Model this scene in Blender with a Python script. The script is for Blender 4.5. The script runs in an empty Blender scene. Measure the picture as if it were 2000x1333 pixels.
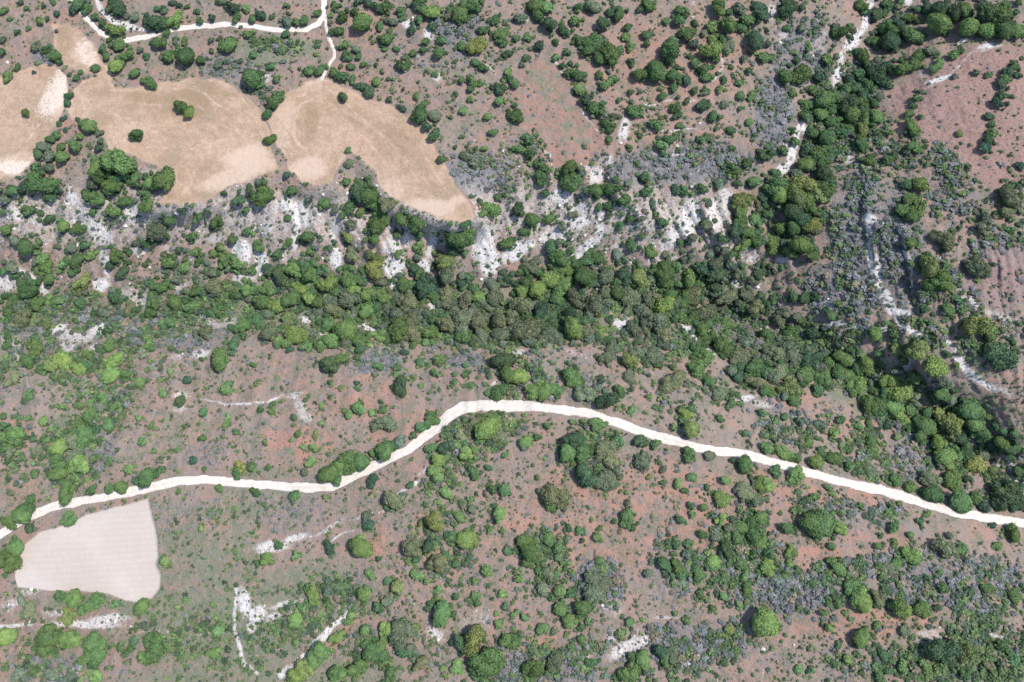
import bpy, math, random
import numpy as np
random.seed(7); rng = np.random.default_rng(11)
C = bpy.context.scene.collection
scene = bpy.context.scene
# ---------------------------------------------------------------- camera, sky, sun
H = 250.0; FPX = 1333.0; TH = math.atan(383.5 / FPX); CX, CY = 1000.0, 666.5
cd = bpy.data.cameras.new('camera'); cam = bpy.data.objects.new('camera', cd); C.objects.link(cam)
cam.location = (0, 0, H); cam.rotation_euler = (TH, 0, 0)
cd.sensor_width = 36; cd.lens = 36 * FPX / 2000.0; cd.clip_start = 1; cd.clip_end = 12000
scene.camera = cam
SUN_EL, SUN_AZ = math.radians(59), math.radians(10)      # azimuth counted from +X towards +Y
w = bpy.data.worlds.new('World'); scene.world = w; w.use_nodes = True
nt = w.node_tree; bg = nt.nodes['Background']
sky = nt.nodes.new('ShaderNodeTexSky'); sky.sky_type = 'NISHITA'; sky.sun_disc = False
sky.sun_elevation = SUN_EL; sky.sun_rotation = math.radians(90) - SUN_AZ; sky.altitude = 300
nt.links.new(sky.outputs[0], bg.inputs[0]); bg.inputs[1].default_value = 0.15
ld = bpy.data.lights.new('sun', 'SUN'); ld.energy = 3.6; ld.angle = math.radians(0.5); ld.color = (1, 0.955, 0.9)
sun = bpy.data.objects.new('sun', ld); C.objects.link(sun)
from mathutils import Vector
sd = Vector((math.cos(SUN_EL) * math.cos(SUN_AZ), math.cos(SUN_EL) * math.sin(SUN_AZ), math.sin(SUN_EL)))
sun.rotation_euler = sd.to_track_quat('Z', 'Y').to_euler(); sun.location = (200, 60, 300)
scene.view_settings.view_transform = 'Standard'; scene.view_settings.look = 'None'
scene.view_settings.exposure = 0.64; scene.view_settings.gamma = 1
scene.cycles.max_bounces = 4; scene.cycles.diffuse_bounces = 3

# ---------------------------------------------------------------- survey frame
ct, st = math.cos(TH), math.sin(TH)
def plane(u, v):                       # survey mark -> point on the datum plane below the drone
    u = np.asarray(u, float); v = np.asarray(v, float)
    x = (u - CX) / FPX; y = -(v - CY) / FPX
    yy = y * ct + st; zz = y * st - ct; k = H / -zz
    return x * k, yy * k, k / FPX      # x, y, metres per mark
def unplane(X, Y):
    yc = Y * ct + (-H) * (-st) * -1    # rotate (X, Y, -H) back about X
    yc = Y * ct - H * st; zc = -Y * st - H * ct
    return CX + FPX * X / -zc, CY - FPX * yc / -zc
_tab = rng.random((512, 512))
def vn(x, y, s=0):
    x = np.asarray(x) + s * 17.3; y = np.asarray(y) + s * 31.7
    xi = np.floor(x).astype(int); yi = np.floor(y).astype(int); fx = x - xi; fy = y - yi
    fx = fx * fx * (3 - 2 * fx); fy = fy * fy * (3 - 2 * fy)
    a = _tab[xi % 512, yi % 512]; b = _tab[(xi + 1) % 512, yi % 512]; c = _tab[xi % 512, (yi + 1) % 512]; d = _tab[(xi + 1) % 512, (yi + 1) % 512]
    return (a + (b - a) * fx) * (1 - fy) + (c + (d - c) * fx) * fy
def fbm(x, y, s=0, o=4):
    t = 0; a = 0.5; n = 0
    for i in range(o):
        t = t + a * vn(x * 2 ** i, y * 2 ** i, s + i * 3); n += a; a *= 0.5
    return t / n
def sst(a, b, x):
    t = np.clip((x - a) / (b - a), 0, 1); return t * t * (3 - 2 * t)
def segdist(px, py, pts, closed=False, side=False):
    best = np.full(px.shape, 1e9); sg = np.zeros(px.shape); al = np.zeros(px.shape); acc = 0.
    n = len(pts)
    for i in range(n if closed else n - 1):
        ax, ay = pts[i]; bx, by = pts[(i + 1) % n]
        dx, dy = bx - ax, by - ay; L = dx * dx + dy * dy + 1e-9
        t = np.clip(((px - ax) * dx + (py - ay) * dy) / L, 0, 1)
        d = np.hypot(px - ax - t * dx, py - ay - t * dy)
        if side: sg = np.where(d < best, np.sign((px - ax) * dy - (py - ay) * dx), sg); al = np.where(d < best, acc + t * L ** .5, al); acc += L ** .5
        best = np.minimum(best, d)
    return (best, sg, sst(0, 16, al) * sst(0, 16, acc - al)) if side else best
def inpoly(px, py, pts):
    r = np.zeros(px.shape, bool); n = len(pts)
    for i in range(n):
        ax, ay = pts[i]; bx, by = pts[(i + 1) % n]
        if ay == by: continue
        c = ((ay > py) != (by > py)) & (px < (bx - ax) * (py - ay) / (by - ay) + ax); r ^= c
    return r
def sdf(px, py, pts):                  # positive inside, in marks
    out = np.full(px.shape, -99.0); xs = [p[0] for p in pts]; ys = [p[1] for p in pts]
    m = (px > min(xs) - 50) & (px < max(xs) + 50) & (py > min(ys) - 50) & (py < max(ys) + 50)
    if m.any():
        d = segdist(px[m], py[m], pts, True); out[m] = np.where(inpoly(px[m], py[m], pts), d, -d)
    return out
def P(s): return [tuple(float(k) for k in t.split(',')) for t in s.split()]
def PM(pts): return [tuple(float(k) for k in plane(*p)[:2]) for p in pts]

STREAM = [P('-400,620 -150,600 0,595 150,600 300,592 450,590 600,600 750,602 900,600 1050,592 1200,592 1350,605 1450,645 1560,690 1660,745 1760,800 1850,860 1930,930 2050,1000 2300,1120'),
          P('1780,-200 1760,-60 1710,60 1660,170 1630,260 1595,330 1545,420 1480,520 1400,600')]
STREAM_M = [PM(s) for s in STREAM]
SCARP = [(P('1686,300 1690,450 1697,560'), 1.5), (P('1745,400 1760,480 1778,560 1800,620 1838,650'), 2.2), (P('1735,670 1775,700 1812,750 1832,800'), 5.0),
         (P('1480,560 1492,590 1510,615'), 1.6), (P('1830,690 1880,735 1960,765'), 1.4)]
SCARP = [(PM(p), h) for p, h in SCARP]
ROADS = {'main': (P('-300,1180 -120,1100 -40,1066 0,1046 28,1026 55,1009 100,991 150,981 200,972 250,964 300,951 350,939 400,937 450,941 500,947 560,951 610,953 650,949 700,925 750,902 800,877 845,843 880,811 905,797 940,792 1030,794 1100,800 1150,809 1200,824 1250,842 1300,857 1350,871 1400,880 1450,886 1500,900 1560,918 1620,935 1680,949 1740,963 1800,982 1860,1001 1930,1012 2000,1021 2120,1034 2300,1050'), 8.8),
         'upper': (P('105,-60 125,-15 146,8 160,26 180,48 198,66 218,76 260,77 288,72 308,63 350,55 400,51 440,47 500,53 550,58 600,57 620,47 631,30 634,0 640,-60'), 5.2),
         'spur': (P('634,28 636,55 645,76 652,95 654,112 646,124 637,140 627,155'), 3.4)}
FIELDS = {
 'F1': P('-200,180 -60,165 0,152 40,142 75,128 105,128 122,140 133,160 134,185 126,215 112,242 92,268 72,295 58,325 45,342 20,350 -60,352 -200,340'),
 'F2': P('148,175 165,160 200,150 230,170 290,168 380,152 425,155 470,180 510,215 525,250 532,290 545,325 500,345 450,362 420,385 370,400 305,398 320,385 345,360 343,335 300,320 250,300 215,290 195,250 170,228 140,235 133,215 140,190'),
 'F3': P('630,150 655,160 690,175 720,192 760,205 800,228 820,245 835,262 850,285 870,325 895,365 925,400 928,425 905,434 860,427 815,408 790,397 765,387 745,365 735,335 705,308 685,292 665,325 650,355 625,362 590,350 570,330 550,290 530,260 528,235 545,205 565,180 600,162'),
 'F5': P('102,52 135,50 165,65 182,85 197,118 216,138 218,168 205,168 190,145 160,138 130,125 112,95'),
 'F4': P('291,974 300,1010 307,1050 311,1088 306,1103 313,1125 311,1150 297,1168 275,1176 245,1174 215,1162 180,1158 100,1154 60,1148 35,1145 29,1125 32,1095 50,1065 80,1037 115,1029 145,1022 170,1005 210,995 250,985')}
MEADOW = P('1085,125 1120,160 1160,225 1190,285 1130,325 1080,332 1065,290 1030,230 1000,190 1000,150 1040,120')
REDF = P('1735,178 1790,150 1850,120 1880,98 1930,92 2200,80 2200,350 1990,350 1930,370 1870,310 1810,250 1740,215')

def heights(u, v):
    X, Y, _ = plane(u, v)
    wx = X + 10 * (fbm(X / 40, Y / 40, 5, 2) - .5) * 2; wy = Y + 10 * (fbm(X / 40, Y / 40, 9, 2) - .5) * 2
    d1 = segdist(wx, wy, STREAM_M[0]); d2 = segdist(wx, wy, STREAM_M[1])
    north = sst(660, 545, v)
    h = -20 * np.exp(-(d1 / (26 + 12 * north)) ** 1.6) - 13 * np.exp(-(d2 / 30) ** 1.6)
    h = h + np.clip(Y - 120, -200, 400) * 0.03
    fieldw = np.zeros(h.shape)
    for k_ in ('F1', 'F2', 'F3', 'F5'): fieldw = np.maximum(fieldw, sst(-48, 0, sdf(u, v, FIELDS[k_])))
    h = h * (1 - .93 * fieldw) + .93 * fieldw * (Y - 120) * .03
    h = h + 5 * (fbm(X / 70, Y / 70, 1, 3) - .5)
    ff = np.zeros(h.shape)
    for k_, f in FIELDS.items(): ff = np.maximum(ff, sst(-45, 10, sdf(u, v, f)))
    gul = (1 - ff) * np.exp(-((d1 - 34) / 22) ** 2) * (.3 + .7 * north) * sst(1640, 1480, u)
    h = h + gul * 6.5 * (np.abs(fbm(wx / 13, wy / 45, 3, 3) - .5) * 2 - .3)
    right = sst(1450, 1700, u)
    h = h + right * (1.7 * (fbm(X / 22, Y / 50, 22, 3) - .5) * 2)
    ch = np.maximum(gul, sst(1650, 1720, u) * sst(950, 860, v) * sst(420, 500, v)); h = h + ch * (1.9 * (np.abs(fbm(wx / 4.2, wy / 13, 13, 2) - .5) * 2 - .4))
    for pts, hs in SCARP:
        d, s, tp = segdist(X + 7 * (fbm(X / 9, Y / 9, 8, 3) - .5), Y, pts, side=True)
        hs = hs * tp; h = h + hs * np.where(s < 0, np.exp(-d / 14) * sst(-.0, 3.0, d), 0) - hs * .3 * np.where(s > 0, np.exp(-d / 5), 0)
    flat = np.zeros(h.shape)
    dr = segdist(u, v, ROADS['main'][0]); flat = np.maximum(flat, sst(22, 9, dr))
    du = segdist(u, v, ROADS['upper'][0]); flat = np.maximum(flat, sst(16, 7, du))
    for f in FIELDS.values(): flat = np.maximum(flat, sst(-10, 6, sdf(u, v, f)))
    h = h + (1 - .9 * flat) * (0.9 * (fbm(X / 7, Y / 7, 2, 3) - .5) + .3 * (vn(X / 1.3, Y / 1.3, 4) - .5))
    return h

# ---------------------------------------------------------------- ground cover survey (what the soil is made of)
def ell(u, v, lst, default=1.0):
    out = np.zeros(u.shape)
    for e in lst:
        x, y, rx, ry, a, s = (list(e) + [0, default][len(e) - 4:])[:6] if len(e) < 6 else e
        m = (np.abs(u - x) < max(rx, ry) * 1.6) & (np.abs(v - y) < max(rx, ry) * 1.6)
        if not m.any(): continue
        ca, sa = math.cos(math.radians(a)), math.sin(math.radians(a))
        dx = u[m] - x; dy = v[m] - y
        r = np.hypot((dx * ca + dy * sa) / rx, (-dx * sa + dy * ca) / ry)
        out[m] = np.maximum(out[m], s * sst(1.45, .45, r))
    return out
def E(s):
    o = []
    for t in s.split():
        k = [float(q) for q in t.split(',')]
        if len(k) == 4: k += [0, 1]
        if len(k) == 5: k += [1]
        o.append(k)
    return o
CHALK = E('''35,415,30,22,20,.8 140,385,13,24,-20,.9 160,425,22,34,-30,.8 195,455,22,42,-30,.9 262,420,22,30,0,.8 300,438,24,16,0,.9 207,510,12,42,-12,.85
270,488,22,11,0,.8 196,556,22,14 55,538,36,10,25,1 15,545,20,30,0,.8 80,562,22,14,30,.9 330,482,18,14,0,.6 262,580,36,24,0,.65 115,640,22,10,-30,.9 150,655,50,16,0,.75 190,640,22,10,-20,1
185,680,18,10,0,.8 15,665,30,12,0,.7 128,675,25,12,0,.8 472,490,20,32,-20,1 478,545,28,18,0,.8 425,470,22,14,0,.7 508,512,16,30,0,1 355,560,20,16,0,.65 425,630,50,16,-15,.6 390,693,24,12,-15,.95 340,700,20,10,0,.7
562,400,14,20,0,1 585,420,22,34,0,1 520,440,20,40,0,.75 577,465,8,34,0,.9 655,505,12,26,0,1 652,450,12,26,0,.8 560,500,60,22,0,.55 535,405,20,20,0,.7
772,520,24,30,0,1 765,480,26,26,0,.8 770,548,12,22,0,1 790,470,10,22,0,.8 843,475,11,36,10,1 828,520,22,16,-20,.95 700,470,40,30,0,.45
945,480,26,46,0,1 1005,492,34,20,-35,1 960,515,24,34,0,1 1030,480,18,12,-30,1 1168,440,10,46,8,1 1140,490,14,40,28,1 1128,420,34,34,0,.85 1095,385,28,18,0,.9 1085,460,50,26,-25,.8 1110,500,34,20,-25,.7 1100,530,30,14,0,.6
1165,345,18,22,20,.85 1150,330,16,10,0,.7 1215,480,30,16,-20,.65 1268,490,10,30,10,.8 1295,480,14,30,0,.75 1350,425,24,44,20,1 1400,420,26,44,0,.85 1320,460,24,40,20,.8 1418,385,22,24,0,.8 1300,505,30,16,0,.7
1548,300,9,42,25,1 1562,258,8,22,20,1 1573,255,5,18,-25,1 1530,330,16,12,0,1 1536,285,6,12,0,.8 1220,255,14,34,10,.85 1185,315,22,12,-20,.7 1170,300,..,0
'''.replace('1170,300,..,0', '') + '''1692,35,10,30,25,.95 1668,80,14,34,28,.9 1640,145,12,26,25,.95 1775,5,8,14,0,1 1598,90,22,50,30,.5 1508,25,14,18,0,.7 1530,70,20,10,-30,.6
596,625,20,9,-10,1 626,650,10,8,0,1 722,640,26,12,10,1 842,596,10,12,0,.9 1216,632,22,16,0,1.1 1150,622,8,6,0,1 1352,655,9,42,-40,.95 1388,690,8,14,-30,.9 1525,507,18,9,-10,.8 1440,555,16,16,0,.8 1478,550,12,22,0,.8 1470,505,20,8,-20,.8 1490,640,14,12,0,.7
1632,636,18,11,-15,1 1610,600,26,12,0,.8 1738,590,11,38,-25,1 1715,525,7,38,-12,1 1760,612,24,9,15,1 1770,490,6,60,-12,.7 1700,430,14,12,0,.9 1720,440,8,12,0,.8 1690,640,60,5,3,.95 1790,652,20,6,10,.8 1868,695,22,6,50,1 1886,725,14,8,60,1 1918,752,42,8,20,1 1905,590,10,24,-40,.8 1950,615,50,9,15,.65 1860,640,10,6,0,.6
1972,905,26,9,50,1 1945,915,14,14,0,.9 1985,935,14,8,0,1 1945,960,20,10,0,.5 1655,312,18,11,0,.7 1830,155,34,6,-22,.95 1928,92,26,6,-14,1 1882,84,18,5,-10,.9 1800,145,10,12,0,.6 1790,600,20,20,0,.5 1770,715,20,10,-40,.8
1455,780,24,8,0,1 1490,790,26,9,5,.8 1010,690,20,8,-20,.85 1030,745,16,8,-20,.7 968,745,12,5,-30,.9 352,775,22,10,0,.8 350,798,18,10,0,.8 352,785,15,20,0,.7 590,800,16,30,-20,.75 575,775,20,6,-20,.8 600,815,14,14,0,.8 1120,690,30,10,10,.6 1150,700,14,10,0,.5
1225,1265,50,18,-30,.95 1250,1250,34,14,-30,.9 1195,1190,26,24,30,.65 1140,1290,16,20,0,.8 1195,1245,16,14,0,.85 1235,1240,22,10,-40,.7 1300,1205,30,4,0,.8 1290,1270,16,8,0,.4 1340,1290,14,9,0,.7
1820,1240,36,16,0,.75 1800,1260,20,16,0,.6 930,1215,46,26,-20,.55 850,1240,20,12,30,.9 1165,1175,20,20,0,.4 1430,1115,8,14,-20,.9 1935,1240,30,6,15,.8 800,50,26,12,10,.85 835,68,14,12,0,.9 790,45,10,10,0,.9 855,150,12,12,30,.8 520,150,14,14,0,.7 1030,40,14,8,0,.7
60,1150,34,9,-20,.8 20,1180,30,14,-30,.75 160,1222,90,9,1,1 210,1212,50,11,-5,.95 110,1200,30,9,0,.7 20,1222,60,6,0,1 300,1235,40,8,0,.6 385,1240,30,8,0,.5 478,1175,13,36,-12,1.1 505,1198,22,20,0,1.1 535,1205,20,9,-20,.9 555,1180,30,8,-20,.9 495,1225,14,14,0,.9 545,1185,26,6,-10,.8 530,1070,44,13,-5,1 575,1055,34,8,-15,.95 510,1080,18,9,0,.9 640,1035,50,5,-35,.8 720,1005,50,4,-20,.7 790,960,40,4,-30,.85 830,920,24,6,-45,.7
1310,300,40,4,0,.7 240,320,60,7,10,.6 290,335,24,8,0,.6 1880,580,8,20,-30,.7 700,180,30,6,30,.4''')
GRASSM = E('''370,1090,170,80,0,.6 520,960,120,14,0,.4 150,640,200,60,0,.45 430,1230,180,110,0,.75 580,1150,120,60,-25,.6 400,1130,90,90,0,.55 540,95,90,24,0,.9 300,1180,90,40,0,.75 160,1175,70,16,0,.9 1060,155,45,26,30,.75 1120,250,48,30,35,.6 1080,190,30,18,0,.5 1900,1300,160,60,0,.8
460,1000,60,30,0,.55 400,1030,40,50,0,.35 350,840,60,40,0,.4 700,1310,120,30,0,.5 560,1320,100,20,0,.6 150,870,70,80,0,.5 30,700,80,30,0,.5 380,190,60,30,0,.3 350,185,40,14,0,.35 600,240,20,40,0,.35 940,850,90,45,-30,.7 700,1170,50,50,0,.45 950,1010,80,60,0,.2
900,230,70,50,-40,.3 470,600,400,40,0,.7 900,620,400,60,0,.7 1330,600,200,90,0,.6 1640,720,160,60,25,.7 500,1330,300,30,0,.6 700,830,120,30,0,.2 60,1320,120,30,0,.4 1740,1290,120,50,0,.35 580,890,60,40,0,.25''')
REDM = E('''1120,1000,150,50,0,.6 1480,1000,160,50,10,.6 720,780,90,50,0,.7 580,870,100,50,0,.7 1250,960,220,60,0,.75 1180,1060,130,60,0,.8 1000,1050,90,60,0,.55 900,1120,120,90,0,.45 1850,250,160,150,0,.5 1120,300,60,40,0,.8 1080,240,70,90,0,.5 1330,120,180,110,0,.65 1250,240,150,100,0,.5 1380,1030,110,60,0,.8
1560,960,120,40,15,1 1700,975,90,20,15,.9 1680,1220,170,40,0,.75 1760,1215,90,18,0,.9 1590,1080,60,50,0,.8 1720,1060,90,40,0,.65 700,60,80,60,0,.5 300,760,150,60,-10,.4 420,860,80,50,0,.45 40,960,60,50,0,.5 560,360,60,24,0,.7 380,470,14,30,0,.8 300,490,40,14,0,.5 440,400,60,30,0,.5
1570,790,80,30,20,.8 1640,830,70,26,0,.7 1720,830,60,20,0,.6 760,180,90,60,20,.4 660,140,40,20,0,.8 120,50,90,50,0,.5 830,1010,40,60,0,.5 740,1040,20,60,0,.8 720,1180,40,30,0,.6 680,1230,50,10,-50,.8 130,270,30,60,30,.7 90,310,30,40,0,.6 1070,1260,40,20,-30,.9 1030,1280,30,20,0,.8 1500,1250,100,30,0,.4 450,50,150,20,0,.3 800,820,60,30,0,.6 760,850,70,20,-20,.7
915,410,30,26,30,.8 1880,440,30,50,20,.5 1900,170,90,40,0,.4 1860,690,20,10,0,.2''')
GREYM = E('''930,340,80,50,10,.8 1330,325,170,45,-5,.85 1510,230,42,90,0,.9 1560,100,70,90,30,.7 1680,470,60,150,0,.7 1650,570,100,60,0,.7 1760,480,60,170,0,.6 1850,350,60,100,0,.5 1945,540,80,80,0,.75 900,60,60,60,0,.7 440,130,60,40,0,.55 520,120,80,60,0,.4 100,108,40,24,0,.8
120,650,200,50,0,.5 330,650,170,50,0,.5 740,705,60,24,-20,.85 900,700,70,18,0,.7 1145,765,40,28,0,.8 1800,880,60,60,50,.7 1170,1140,50,60,0,.8 1340,1260,120,50,0,.6 1300,1140,60,40,0,.5 1550,1160,110,50,0,.7 1850,1130,150,70,0,.6 1650,1010,120,40,0,.5 195,890,30,40,40,.7 190,860,40,30,0,.6 400,890,50,40,0,.5 20,770,50,50,0,.4
820,80,150,60,0,.35 880,260,100,60,0,.3 400,480,200,80,0,.3 560,1000,100,40,0,.45 350,1010,70,50,0,.35 400,1100,60,60,0,.4 130,1300,120,30,0,.5 1800,1230,..'''.replace(' 1800,1230,..', '') + ''' 1560,800,90,30,0,.45 980,1300,60,40,0,.6 700,1130,40,50,0,.5 1100,1310,90,40,0,.6 1470,620,80,60,0,.4 860,1080,60,50,0,.3''')
LINES = [(P('1697,425 1700,500 1712,560 1730,600 1755,625 1788,650'), 6, 1.1), (P('1752,435 1768,500 1783,560 1790,600'), 3, 1.), (P('1850,670 1885,725 1925,748 1970,768'), 8, 1.0), (P('1640,640 1700,640 1780,650'), 4, .8), (P('1660,70 1640,130 1630,165'), 9, .85), (P('1700,0 1690,50 1668,85'), 8, 1.), (P('1795,180 1850,150 1900,100 1960,88'), 3, .75),
  (P('380,778 440,792 520,787 555,770 590,768'), 3, .95), (P('945,98 930,110'), 3, .1), (P('919,96 929,108'), 2.4, 1.3), (P('950,127 966,143'), 2.2, 1.3), (P('845,149 856,164'), 2, 1.1), (P('1255,207 1290,201 1312,198'), 2.6, 1.1), (P('1345,200 1362,198'), 2, .9), (P('1262,254 1300,254 1360,252'), 2.2, .9),
  (P('1085,125 1094,140 1115,160'), 2.2, .9), (P('1143,222 1155,240 1168,255'), 2, .9), (P('1413,78 1416,105 1409,130 1396,155 1385,160'), 3, .75), (P('1350,8 1360,12 1352,40'), 3, .6), (P('1063,296 1072,308'), 3.5, 1), (P('1255,100 1272,96'), 3, .5),
  (P('465,1150 457,1190 458,1230 464,1260 478,1295 505,1318'), 4.2, .95), (P('470,1195 462,1150'), 4, 1), (P('556,1215 575,1190 598,1163'), 3, .8), (P('545,1322 590,1285 630,1248 658,1215 680,1196'), 6, 1.2), (P('690,1035 660,1050 650,1058'), 2.5, .8),
  (P('1360,1088 1376,1100 1388,1120 1395,1130'), 2, .7), (P('1425,1108 1432,1125 1437,1150 1450,1170 1460,1200 1478,1235 1488,1265 1490,1345'), 2, .8), (P('1265,1103 1285,1122 1297,1145 1300,1158'), 1.6, .6), (P('1260,1210 1290,1205 1330,1207'), 2, .8), (P('1375,1230 1402,1245 1404,1290 1402,1345'), 1.8, .6), (P('1003,1215 1050,1180 1085,1150 1103,1112'), 2.2, .6),
  (P('1550,1250 1553,1270 1540,1285'), 1.4, .55), (P('1506,1265 1510,1285'), 1.4, .5), (P('830,930 800,950 780,958'), 2.5, .6), (P('715,1180 735,1165 745,1155'), 2, .5), (P('245,780 228,800 218,830 216,845'), 2, .8), (P('160,885 140,905 130,900'), 2, .5), (P('30,690 52,730 55,752'), 4, .8), (P('0,60 30,75 25,105 5,130'), 3, .35),
  (P('150,120 95,60 100,20'), 2.5, .4), (P('205,125 218,160'), 3.5, .6), (P('760,1265 790,1240 820,1215'), 1.6, .5), (P('1620,1210 1700,1210 1860,1213'), 1.2, .55), (P('1560,1245 1620,1235 1690,1232 1800,1235'), 1.2, .45), (P('1840,1120 1850,1135'), 2, .6), (P('1000,1000 1060,985 1130,960 1260,925 1330,905'), 1.5, .3),
  (P('760,1090 790,1150 830,1210 860,1260'), 2.5, .4), (P('880,1160 930,1110 1000,1065'), 2, .4), (P('905,1200 950,1170 1000,1160'), 1.5, .3), (P('500,1225 480,1245'), 3, .6)]
PALEPATCH = P('175,-30 200,8 208,26 235,40 282,57 304,62 290,67 258,63 232,63 212,48 192,20 170,-30')

PALEF = E('''480,310,60,40,0,1 440,350,60,24,-15,.8 250,265,50,50,0,.5 600,330,40,26,0,.9 560,250,24,60,10,.6 850,405,60,20,10,.9 890,400,20,20,0,.8 760,370,30,40,50,.6 115,200,26,60,20,.9 30,320,60,26,0,.8 170,100,24,40,-30,.7 900,350,10,60,-32,.7 620,165,30,16,0,.6 165,200,16,40,0,.5''')
BROWNF = E('''350,205,90,34,0,.9 280,190,60,16,0,.8 420,180,40,18,20,.8 605,235,24,44,0,1 640,200,40,30,0,.7 760,280,60,50,30,.7 700,235,50,30,30,.6 820,330,40,50,-30,.6 60,220,40,50,0,.5 440,270,50,30,0,.6 330,380,30,14,0,.6 915,415,24,20,0,.9 130,75,24,30,0,.6 380,330,40,20,0,.5 300,290,40,14,0,.5''')
FTRACKS = [(P('170,178 230,176 300,174 370,172 400,182 425,205 460,225 490,255 498,290'), 2.4), (P('345,190 390,210 430,240 470,262'), 1.8), (P('160,215 190,205 250,200 310,205'), 1.8), (P('240,255 245,280 300,290 360,292 420,285 460,310'), 3), (P('205,125 215,150 220,170'), 3), (P('628,158 590,190 560,225 550,260 565,300 600,345'), 2.4), (P('600,175 575,215 570,260'), 1.8),
  (P('660,165 720,205 790,250 830,300 870,370 905,415'), 2.2), (P('640,170 700,225 760,275 800,330 840,380 880,410'), 1.8), (P('645,200 690,250 730,290 770,340 810,395'), 1.8), (P('350,235 400,300 440,330 500,335'), 2.2), (P('470,190 510,240 520,300'), 2), (P('60,140 90,170 85,230 50,280 10,320'), 2.4), (P('110,140 118,190 95,250'), 2)]
def ground_masks(u, v):
    X, Y, _ = plane(u, v)
    wu = u + 16 * (fbm(X / 9, Y / 9, 31, 3) - .5); wv = v + 16 * (fbm(X / 9, Y / 9, 37, 3) - .5)
    fu = u + 11 * (fbm(X / 6, Y / 6, 41, 2) - .5); fv = v + 11 * (fbm(X / 6, Y / 6, 43, 2) - .5)
    chalk = ell(wu, wv, CHALK); chalk = chalk * (1 - .15 * sst(640, 700, v))
    d1 = segdist(X, Y, STREAM_M[0])
    chalk = np.maximum(chalk, .63 * ((v < 585) & (u < 1480)) * np.exp(-((d1 - 38) / 24) ** 2))
    brk = vn(X / 2.2, Y / 2.2, 91)
    for pts, hw, s in LINES:
        d = segdist(fu, fv, pts); chalk = np.maximum(chalk, s * (.45 + .62 * brk) * sst(hw * 1.7, hw * .4, d))
    fp = sdf(fu, fv, PALEPATCH); chalk = np.maximum(chalk, sst(-3, 3, fp) * .9)
    edge = np.zeros(u.shape); stub = np.zeros(u.shape); fid = np.zeros(u.shape, int)
    for i, k in enumerate(('F1', 'F2', 'F3', 'F5')):
        s = sdf(fu, fv, FIELDS[k]); m = sst(-7, 6, s); stub = np.maximum(stub, m); edge = np.where(s > -4, s, edge); fid = np.where(s > 0, i + 1, fid)
    pale = sdf(fu * .6 + u * .4, fv * .6 + v * .4, FIELDS['F4']); fid = np.where(pale > 0, 5, fid); edge = np.where(pale > -4, v * .35 + u * .02, edge); palem = sst(-4, 3.5, pale)
    chalk = np.maximum(chalk * (1 - stub), stub * np.maximum(ell(wu, wv, E('105,185,26,60,25,.75 60,230,45,50,0,.35 30,325,50,16,0,.8 170,105,22,36,-30,.6 130,330,10,10,0,.3'))  , 0))
    tone = .5 + .42 * ell(wu + 20 * (fbm(X / 14, Y / 14, 95, 3) - .5) * 2, wv, PALEF) - .36 * ell(wu + 30 * (fbm(X / 18, Y / 18, 97, 3) - .5) * 2, wv + 20 * (fbm(X / 18, Y / 18, 99, 3) - .5) * 2, BROWNF)
    for pts, hw in FTRACKS: tone = np.maximum(tone, (.35 + .65 * brk) * sst(hw * 2.2, 0, segdist(fu * .5 + u * .5, fv * .5 + v * .5, pts)))
    lane = np.zeros(u.shape); road = np.zeros(u.shape); rid = np.zeros(u.shape, int)
    ru = u + 5.5 * (fbm(X / 4, Y / 4, 51, 2) - .5); rv = v + 5.5 * (fbm(X / 4, Y / 4, 53, 2) - .5)
    for i, (k, (pts, hw)) in enumerate(ROADS.items()):
        hwv = hw * (1 + .25 * (fbm(X / 12, Y / 12, 57, 2) - .5))
        if k == 'main': hwv = hwv * (1 + .35 * np.exp(-((u - 940) / 90) ** 2)) * (1 - .22 * sst(400, 0, u) * 0)
        d = segdist(ru, rv, pts) - hwv; road = np.maximum(road, sst(2.4, -1.6, d) * (.8 if k == 'spur' else 1)); mid = np.where((d < 0) & (k != 'spur'), (d + hwv) / hw, 0); lane = np.maximum(lane, np.exp(-((mid - .42) / .16) ** 2) * (d < 0) * (k != 'spur')); rid = np.where((d < 0) & (rid == 0), i + 1, rid)
    red = ell(wu, wv, REDM); red = np.maximum(red, sst(-8, 8, sdf(wu, wv, REDF)) * .55)
    mead = sst(-6, 6, sdf(wu, wv, MEADOW))
    plough = np.maximum(sst(-8, 8, sdf(wu, wv, REDF)), ell(wu, wv, E('1950,545,70,60,0,.9')))
    return dict(chalk=chalk, stub=stub, grass=ell(wu, wv, GRASSM), red=red, grey=ell(wu, wv, GREYM), road=road, pale=palem, edge=edge, fid=fid, rid=rid, mead=mead, plough=plough, lane=lane, tone=tone)

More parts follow.
